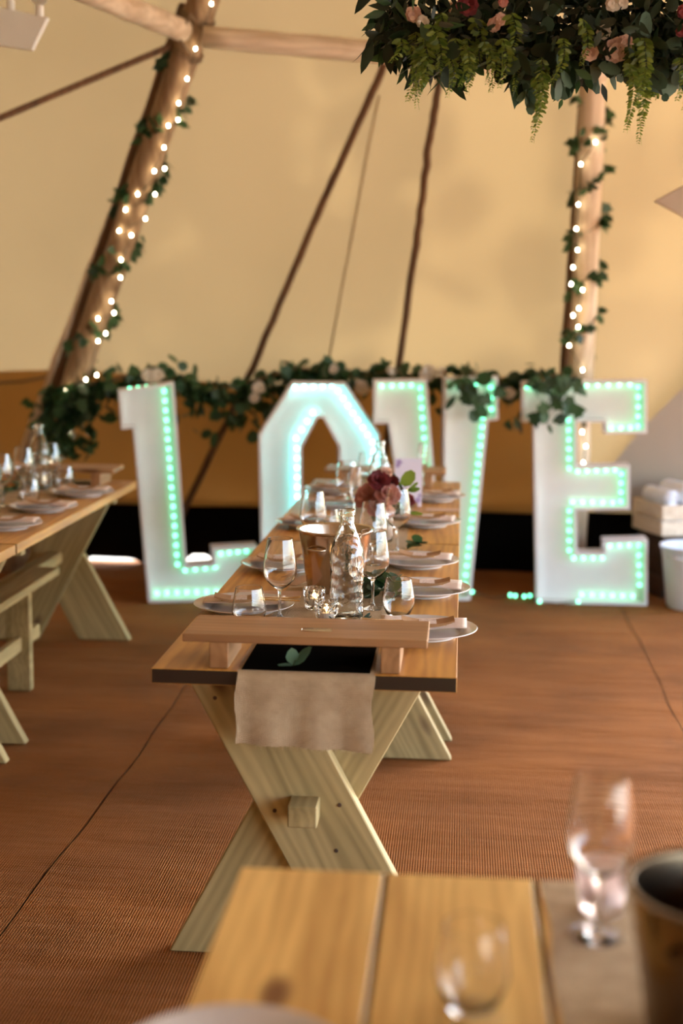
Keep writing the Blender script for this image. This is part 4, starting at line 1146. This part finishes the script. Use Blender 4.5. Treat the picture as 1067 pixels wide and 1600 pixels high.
# ------------------------------------------------------------------ hanging floral hoop
HY = 4.05
hc = at_y(880, -25, HY)
hoop = empty('floral_hoop', hc, 'hanging hoop packed with dark foliage, fern fronds and blush flowers', 'floral hoop')
pts = [Vector((0.52 * math.cos(a), 0.10 * math.sin(a), 0.02 * math.sin(3 * a))) for a in [6.283 * k / 48 for k in range(49)]]
link('ring', tube('ring', pts, 0.022, M_DARKLEAF, 10), hoop, local=True)
for a in (0.4, 2.5, 4.4):
    p = Vector((0.52 * math.cos(a), 0.10 * math.sin(a), 0)); link('hanging_rope', tube('hanging_rope', [p, p * 0.45 + Vector((0, 0, 0.9)), to_shell(hc + Vector((0, 0, 0.9)), (0, 0, 1)) - hc], 0.005, M_ROPE, 6), hoop, local=True)
low = [(560, 20), (590, 62), (625, 85), (650, 95), (700, 112), (745, 80), (790, 95), (822, 140), (852, 112), (900, 120), (925, 105), (960, 92), (1000, 105), (1045, 112), (1080, 110), (1180, 90)]
def lowy(px):
    for (x0, y0), (x1, y1) in zip(low, low[1:]):
        if x0 <= px <= x1: return y0 + (y1 - y0) * (px - x0) / (x1 - x0)
    return 0
mass = []
for k in range(3600):
    px = random.uniform(600, 1190); lim = lowy(px)
    py = lim - abs(random.gauss(0, 1)) * 62
    if py < -190: continue
    y = HY + random.gauss(0, 0.13)
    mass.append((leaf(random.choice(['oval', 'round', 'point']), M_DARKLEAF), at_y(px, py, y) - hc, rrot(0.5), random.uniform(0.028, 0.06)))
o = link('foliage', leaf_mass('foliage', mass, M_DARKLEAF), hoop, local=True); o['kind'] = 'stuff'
for k in range(270):
    px = random.uniform(580, 1150); lim = lowy(px)
    py = lim - abs(random.gauss(0, 1)) * 50 + 12
    zone = 'point' if px < 720 else ('round' if px > 800 and random.random() < 0.75 else 'oval')
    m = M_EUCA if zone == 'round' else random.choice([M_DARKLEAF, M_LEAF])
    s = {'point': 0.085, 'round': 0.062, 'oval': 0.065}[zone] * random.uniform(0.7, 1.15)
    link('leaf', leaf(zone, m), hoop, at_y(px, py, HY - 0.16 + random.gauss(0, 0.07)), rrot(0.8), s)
# outlying pointed leaves at the left end and hanging leaf sprays
def leaf_to(root, a, b, kind, m, wd=1.0, y=HY - 0.2):
    p, q_ = at_y(*a, y), at_y(*b, y + random.uniform(-0.02, 0.02)); d = q_ - p
    rot = d.normalized().to_track_quat('Y', 'Z').to_matrix() @ Matrix.Rotation(R(random.uniform(60, 120)), 3, 'Y')
    link('leaf', leaf(kind, m), root, p, rot, (d.length * wd, d.length, d.length))
for a, b in (((603, 18), (567, 28)), ((588, 36), (564, 49)), ((592, 48), (570, 78)), ((600, 28), (594, 62)), ((612, 6), (585, 0)), ((612, 12), (574, 10)), ((606, 40), (606, 62)),
             ((690, 112), (686, 140)), ((700, 100), (704, 128)), ((672, 92), (668, 116)), ((708, 96), (716, 122)), ((694, 60), (706, 104)),
             ((905, 124), (900, 148)), ((912, 122), (918, 146)), ((886, 130), (888, 154)), ((877, 146), (864, 160)), ((879, 154), (872, 172)), ((940, 130), (949, 160)), ((932, 125), (928, 150)), ((806, 112), (802, 172)), ((815, 130), (804, 170)),
             ((1060, 92), (1040, 105)), ((1050, 80), (1066, 66))):
    leaf_to(hoop, a, b, 'point', random.choice([M_LEAF, M_DARKLEAF]), 1.05)
for a, b in (((822, 128), (818, 148)), ((832, 138), (828, 160)), ((828, 158), (830, 180)), ((1032, 112), (1034, 132)), ((1028, 140), (1042, 142)), ((1036, 146), (1042, 158)), ((970, 84), (985, 100)), ((990, 40), (1020, 48)), ((1005, 60), (985, 75))):
    leaf_to(hoop, a, b, 'round', M_EUCA, 1.0)
def frond(root, a, b, wd, n, m=M_FERN):
    y = HY - 0.31 + random.uniform(-0.07, 0.05); b = (b[0], b[1] + 9)
    p, q_ = at_y(*a, y), at_y(*b, y); d = q_ - p; L = d.length
    vs, fs = [], []
    lm = leaf('oval', m); nl = n
    side = Vector((1, 0, 0))
    for k in range(nl):
        t = k / nl; c = d * t + Vector((0.012 * math.sin(t * 4), 0, 0)); sz = 1.45 * wd * (1 - t) ** 0.6 * random.uniform(0.7, 1.1) + 0.003
        for s in (-1, 1):
            dd = (side * s + d.normalized() * random.uniform(0.3, 0.9) + Vector((0, random.gauss(0, 0.5), 0))).normalized()
            rt = dd.to_track_quat('Y', 'Z').to_matrix() @ Matrix.Rotation(random.uniform(0, 3), 3, 'Y')
            bse = len(vs); vs += [rt @ Vector((v.co.x * sz * 1.1, v.co.y * sz, v.co.z * sz)) + c for v in lm.vertices]
            fs += [tuple(bse + i for i in f.vertices) for f in lm.polygons]
    # stem as a thin ribbon
    bse = len(vs); vs += [Vector((-0.0012, 0, 0)), Vector((0.0012, 0, 0)), d + Vector((0.0004, 0, 0)), d - Vector((0.0004, 0, 0))]; fs.append((bse, bse + 1, bse + 2, bse + 3))
    link('fern_frond', mesh('fern_frond', vs, fs, m, True), root, p)
for a, b, wd, n in (((650, 50), (640, 152), 0.020, 26), ((662, 60), (660, 138), 0.02, 22), ((640, 70), (655, 163), 0.014, 22), ((626, 60), (612, 90), 0.016, 12), ((655, 75), (648, 150), 0.018, 22),
                    ((730, 60), (733, 140), 0.016, 24), ((728, 70), (722, 128), 0.016, 20), ((702, 85), (702, 145), 0.014, 20), ((712, 60), (712, 125), 0.018, 20),
                    ((766, 70), (770, 137), 0.013, 22), ((785, 60), (784, 130), 0.016, 22), ((790, 70), (808, 140), 0.012, 20), ((757, 65), (765, 125), 0.014, 20),
                    ((845, 110), (834, 215), 0.015, 30), ((838, 120), (836, 195), 0.015, 24), ((846, 90), (842, 180), 0.015, 26), ((910, 30), (912, 95), 0.016, 22),
                    ((985, 70), (984, 196), 0.020, 32), ((992, 80), (1002, 218), 0.018, 36), ((998, 90), (1008, 190), 0.018, 26), ((984, 100), (980, 200), 0.014, 28), ((1006, 60), (995, 165), 0.02, 28),
                    ((1062, 90), (1062, 150), 0.016, 18), ((1075, 80), (1072, 165), 0.016, 24), ((1000, 140), (1032, 146), 0.012, 10), ((880, 60), (862, 130), 0.014, 20), ((675, 40), (690, 110), 0.02, 22), ((800, 20), (796, 90), 0.018, 22), ((690, 20), (670, 90), 0.02, 22), ((745, 30), (742, 105), 0.02, 22)):
    frond(hoop, a, b, wd, n)
for px, py, m, r in ((646, 22, M_PINKFL, 0.026), (660, 34, M_WHITEFL, 0.022), (772, 38, M_PINKFL, 0.024), (780, 30, M_PINKFL, 0.022), (786, 3, M_DUSKFL, 0.016), (958, 5, M_WHITEFL, 0.026), (972, 4, M_WHITEFL, 0.02),
                     (944, 50, M_WHITEFL, 0.024), (962, 78, M_PINKFL, 0.04), (975, 68, M_PINKFL, 0.03), (730, 8, M_REDFL, 0.035), (1068, 18, M_REDFL, 0.022), (1066, 48, M_REDFL, 0.022), (668, 64, M_PINKFL, 0.02), (922, 82, M_PINKFL, 0.025)):
    flower(hoop, at_y(px, py, HY - 0.27), m, r * 0.85, 8, 2, (random.gauss(0, 0.3), -1, -0.3))

# ------------------------------------------------------------------ hanging square panels
def quad_panel(name, px4, y, th, m, label, cat):
    ps = [at_y(px, py, y) for px, py in px4]; c = sum(ps, Vector()) / 4
    n = (ps[1] - ps[0]).cross(ps[2] - ps[0]).normalized()
    if n.y > 0: n = -n
    root = empty(name, c, label, cat)
    vs = [p - c for p in ps] + [p - c - n * th for p in ps]
    bm = bmesh.new(); me = mesh('p', vs, [(0, 1, 2, 3), (7, 6, 5, 4), (0, 4, 5, 1), (1, 5, 6, 2), (2, 6, 7, 3), (3, 7, 4, 0)], None); bm.from_mesh(me)
    bmesh.ops.bevel(bm, geom=list(bm.edges), offset=0.004, segments=1, affect='EDGES')
    link('panel', bm_mesh('panel', bm, m), root, local=True)
    return root, ps
hp, ps = quad_panel('hanging_lamp', ((-4, 10), (75, 27), (50, 78), (-22, 68)), 5.6, 0.03, M_PANEL, 'white square panel lamp hanging from the cross beam, two globe bulbs on its edge', 'lamp')
for t in (0.25, 0.82):
    p = ps[0].lerp(ps[1], t)
    sk = link('socket', lathe('socket', [(0, 0), (0.016, 0), (0.016, 0.04), (0.011, 0.045), (0, 0.045)], M_PANEL, 14), hp, p + Vector((0, 0.01, -0.005)))
    link('globe_bulb', lathe('globe_bulb', [(0.010, 0.0), (0.03, 0.015), (0.045, 0.045), (0.042, 0.072), (0.025, 0.09), (0, 0.096)], M_GLOBE, 20), hp, p + Vector((0, 0.01, 0.038)))
link('hanging_cord', tube('hanging_cord', [ps[0] - hp.location, to_shell(ps[0], (0, 0, 1)) - hp.location], 0.004, M_ROPE, 6), hp, local=True)
hp2, ps2 = quad_panel('hanging_sign', ((1022, 314), (1092, 276), (1160, 306), (1092, 352)), 6.2, 0.03, M_PGREY, 'grey square panel hung by its corner at the bright side', 'panel')
link('hanging_cord', tube('hanging_cord', [ps2[1] - hp2.location, to_shell(ps2[1], (0, 0, 1)) - hp2.location], 0.004, M_ROPE, 6), hp2, local=True)

# ------------------------------------------------------------------ crate, bucket and blankets at the right
cbp = at_z(1022, 926, 0)
bx0 = at_y(1035, 800, 7.92)
ang = R(20)
ct = Vector((math.cos(ang), math.sin(ang), 0)); cn = Vector((-math.sin(ang), math.cos(ang), 0))
CL, CW, CH = 0.55, 0.36, 0.18
corner0 = Vector((bx0.x, 7.92, 0))
ccen = corner0 + ct * CL / 2 + cn * CW / 2
# dark cabinet/stump under the crate
drm = empty('dark_box', (ccen.x, ccen.y, 0), 'dark wooden box standing under the pale crate', 'box', rz=ang)
for z in (0.058, 0.174, 0.29):
    for s in (-1, 1):
        link('slat', box(CL - 0.06, 0.02, 0.112, M_DARKWOOD), drm, (0, s * (CW / 2 - 0.03), z), local=True)
        link('slat', box(0.02, CW - 0.081, 0.112, M_DARKWOOD), drm, (s * (CL / 2 - 0.04), 0, z), local=True)
link('top', box(CL - 0.04, CW - 0.03, 0.006, M_DARKWOOD, 0.001), drm, (0, 0, 0.3495), local=True)
crt = empty('wooden_crate', (ccen.x, ccen.y, 0.353), 'pale wooden crate of white blankets stacked on the dark box', 'crate', rz=ang)
for z in (0.045, 0.135):
    for s in (-1, 1):
        link('slat', box(CL, 0.015, 0.084, M_CRATE), crt, (0, s * (CW / 2 - 0.0075), z), local=True)
        link('slat', box(0.015, CW - 0.031, 0.084, M_CRATE), crt, (s * (CL / 2 - 0.0075), 0, z), local=True)
link('bottom', box(CL - 0.031, CW - 0.031, 0.012, M_CRATE), crt, (0, 0, 0.006), local=True)
def crate_pt(u, v, z): return Vector((ccen.x, ccen.y, 0)) + ct * u + cn * v + Vector((0, 0, z))
vs, fs = [], []; fw, fd = CL / 2 - 0.018, CW / 2 - 0.018
for lay in range(4):
    for k in range(24):
        a = 6.283 * k / 24; ca, sa = math.cos(a), math.sin(a); e_ = 0.3
        vs.append((fw * math.copysign(abs(ca) ** e_, ca) * (0.99 - 0.02 * (lay % 2)), fd * math.copysign(abs(sa) ** e_, sa) * (0.99 - 0.02 * (lay % 2)), 0.014 + 0.150 * lay / 3))
for lay in range(3):
    for k in range(24): fs.append((lay * 24 + k, lay * 24 + (k + 1) % 24, (lay + 1) * 24 + (k + 1) % 24, (lay + 1) * 24 + k))
fs += [tuple(range(24))[::-1], tuple(range(72, 96))]
tag(link('folded_blanket', mesh('folded_blanket', vs, fs, M_BLANKET, False), None, (ccen.x, ccen.y, 0.353), (0, 0, ang)), 'folded white blanket filling the pale crate under the rolled ones', 'blanket')
def blanket(u, r, L, label):
    prof = [(0, -L / 2), (r * 0.7, -L / 2), (r, -L / 2 + 0.02), (r * 1.02, 0), (r, L / 2 - 0.02), (r * 0.7, L / 2), (r * 0.55, L / 2 - 0.012), (r * 0.3, L / 2), (0, L / 2 - 0.01)]
    o = link('rolled_blanket', lathe('rolled_blanket', prof, M_BLANKET, 22), None, crate_pt(u, 0, 0.353 + 0.164 + r - 0.004), (R(90), 0, ang)); tag(o, label, 'blanket', 'rolled blankets in the crate')
blanket(-0.195, 0.047, 0.30, 'small rolled white blanket at the end of the pale crate')
blanket(-0.080, 0.062, 0.30, 'thicker rolled white blanket lying in the pale crate')
blanket(0.045, 0.055, 0.30, 'rolled white blanket at the bluish side of the pale crate')
pb = at_z(1086, 948, 0)
wbk = empty('white_tub', (pb.x, pb.y, 0), 'white tapered tub standing on the matting against the dark box', 'tub')
link('body', lathe('body', [(0, 0), (0.15, 0), (0.156, 0.01), (0.195, 0.32), (0.203, 0.328), (0.203, 0.34), (0.19, 0.338), (0.15, 0.02), (0, 0.015)], M_WBUCKET, 44), wbk, local=True)
for s in (-1, 1):
    link('handle', tube('handle', [(s * (0.19 + 0.03 * math.sin(math.pi * k / 8)), 0.06 * math.cos(math.pi * k / 8), 0.29) for k in range(9)], 0.008, M_WBUCKET, 8), wbk, (0, 0, 0), (0, 0, R(50)), local=True)

# ------------------------------------------------------------------ trees outside that dapple the canvas
def outside_tree(x, y, h, r, n, label):
    root = empty('tree', (x, y, -0.06), label, 'tree', 'trees outside the tent')
    link('trunk', tube('trunk', [(0, 0, 0), (0.1, 0.05, h * 0.5), (0, 0, h)], [0.2, 0.15, 0.06], M_THIN, 10), root, local=True)
    items = []
    for k in range(n):
        d = Vector((random.gauss(0, 1), random.gauss(0, 1), random.gauss(0, 0.8))).normalized() * r * random.random() ** 0.45
        d.z *= 0.85
        items.append((leaf('round', M_LEAF), d + Vector((0, 0, h)), rrot(0.3), random.uniform(0.22, 0.5)))
    o = link('foliage', leaf_mass('foliage', items, M_LEAF), root, local=True); o['kind'] = 'stuff'
outside_tree(-0.6, 13.4, 6.6, 2.6, 1200, 'leafy tree outside shading the canvas above the letter L')
outside_tree(4.1, 13.9, 6.4, 2.0, 260, 'thin leafy tree outside shading the canvas above the letter V')
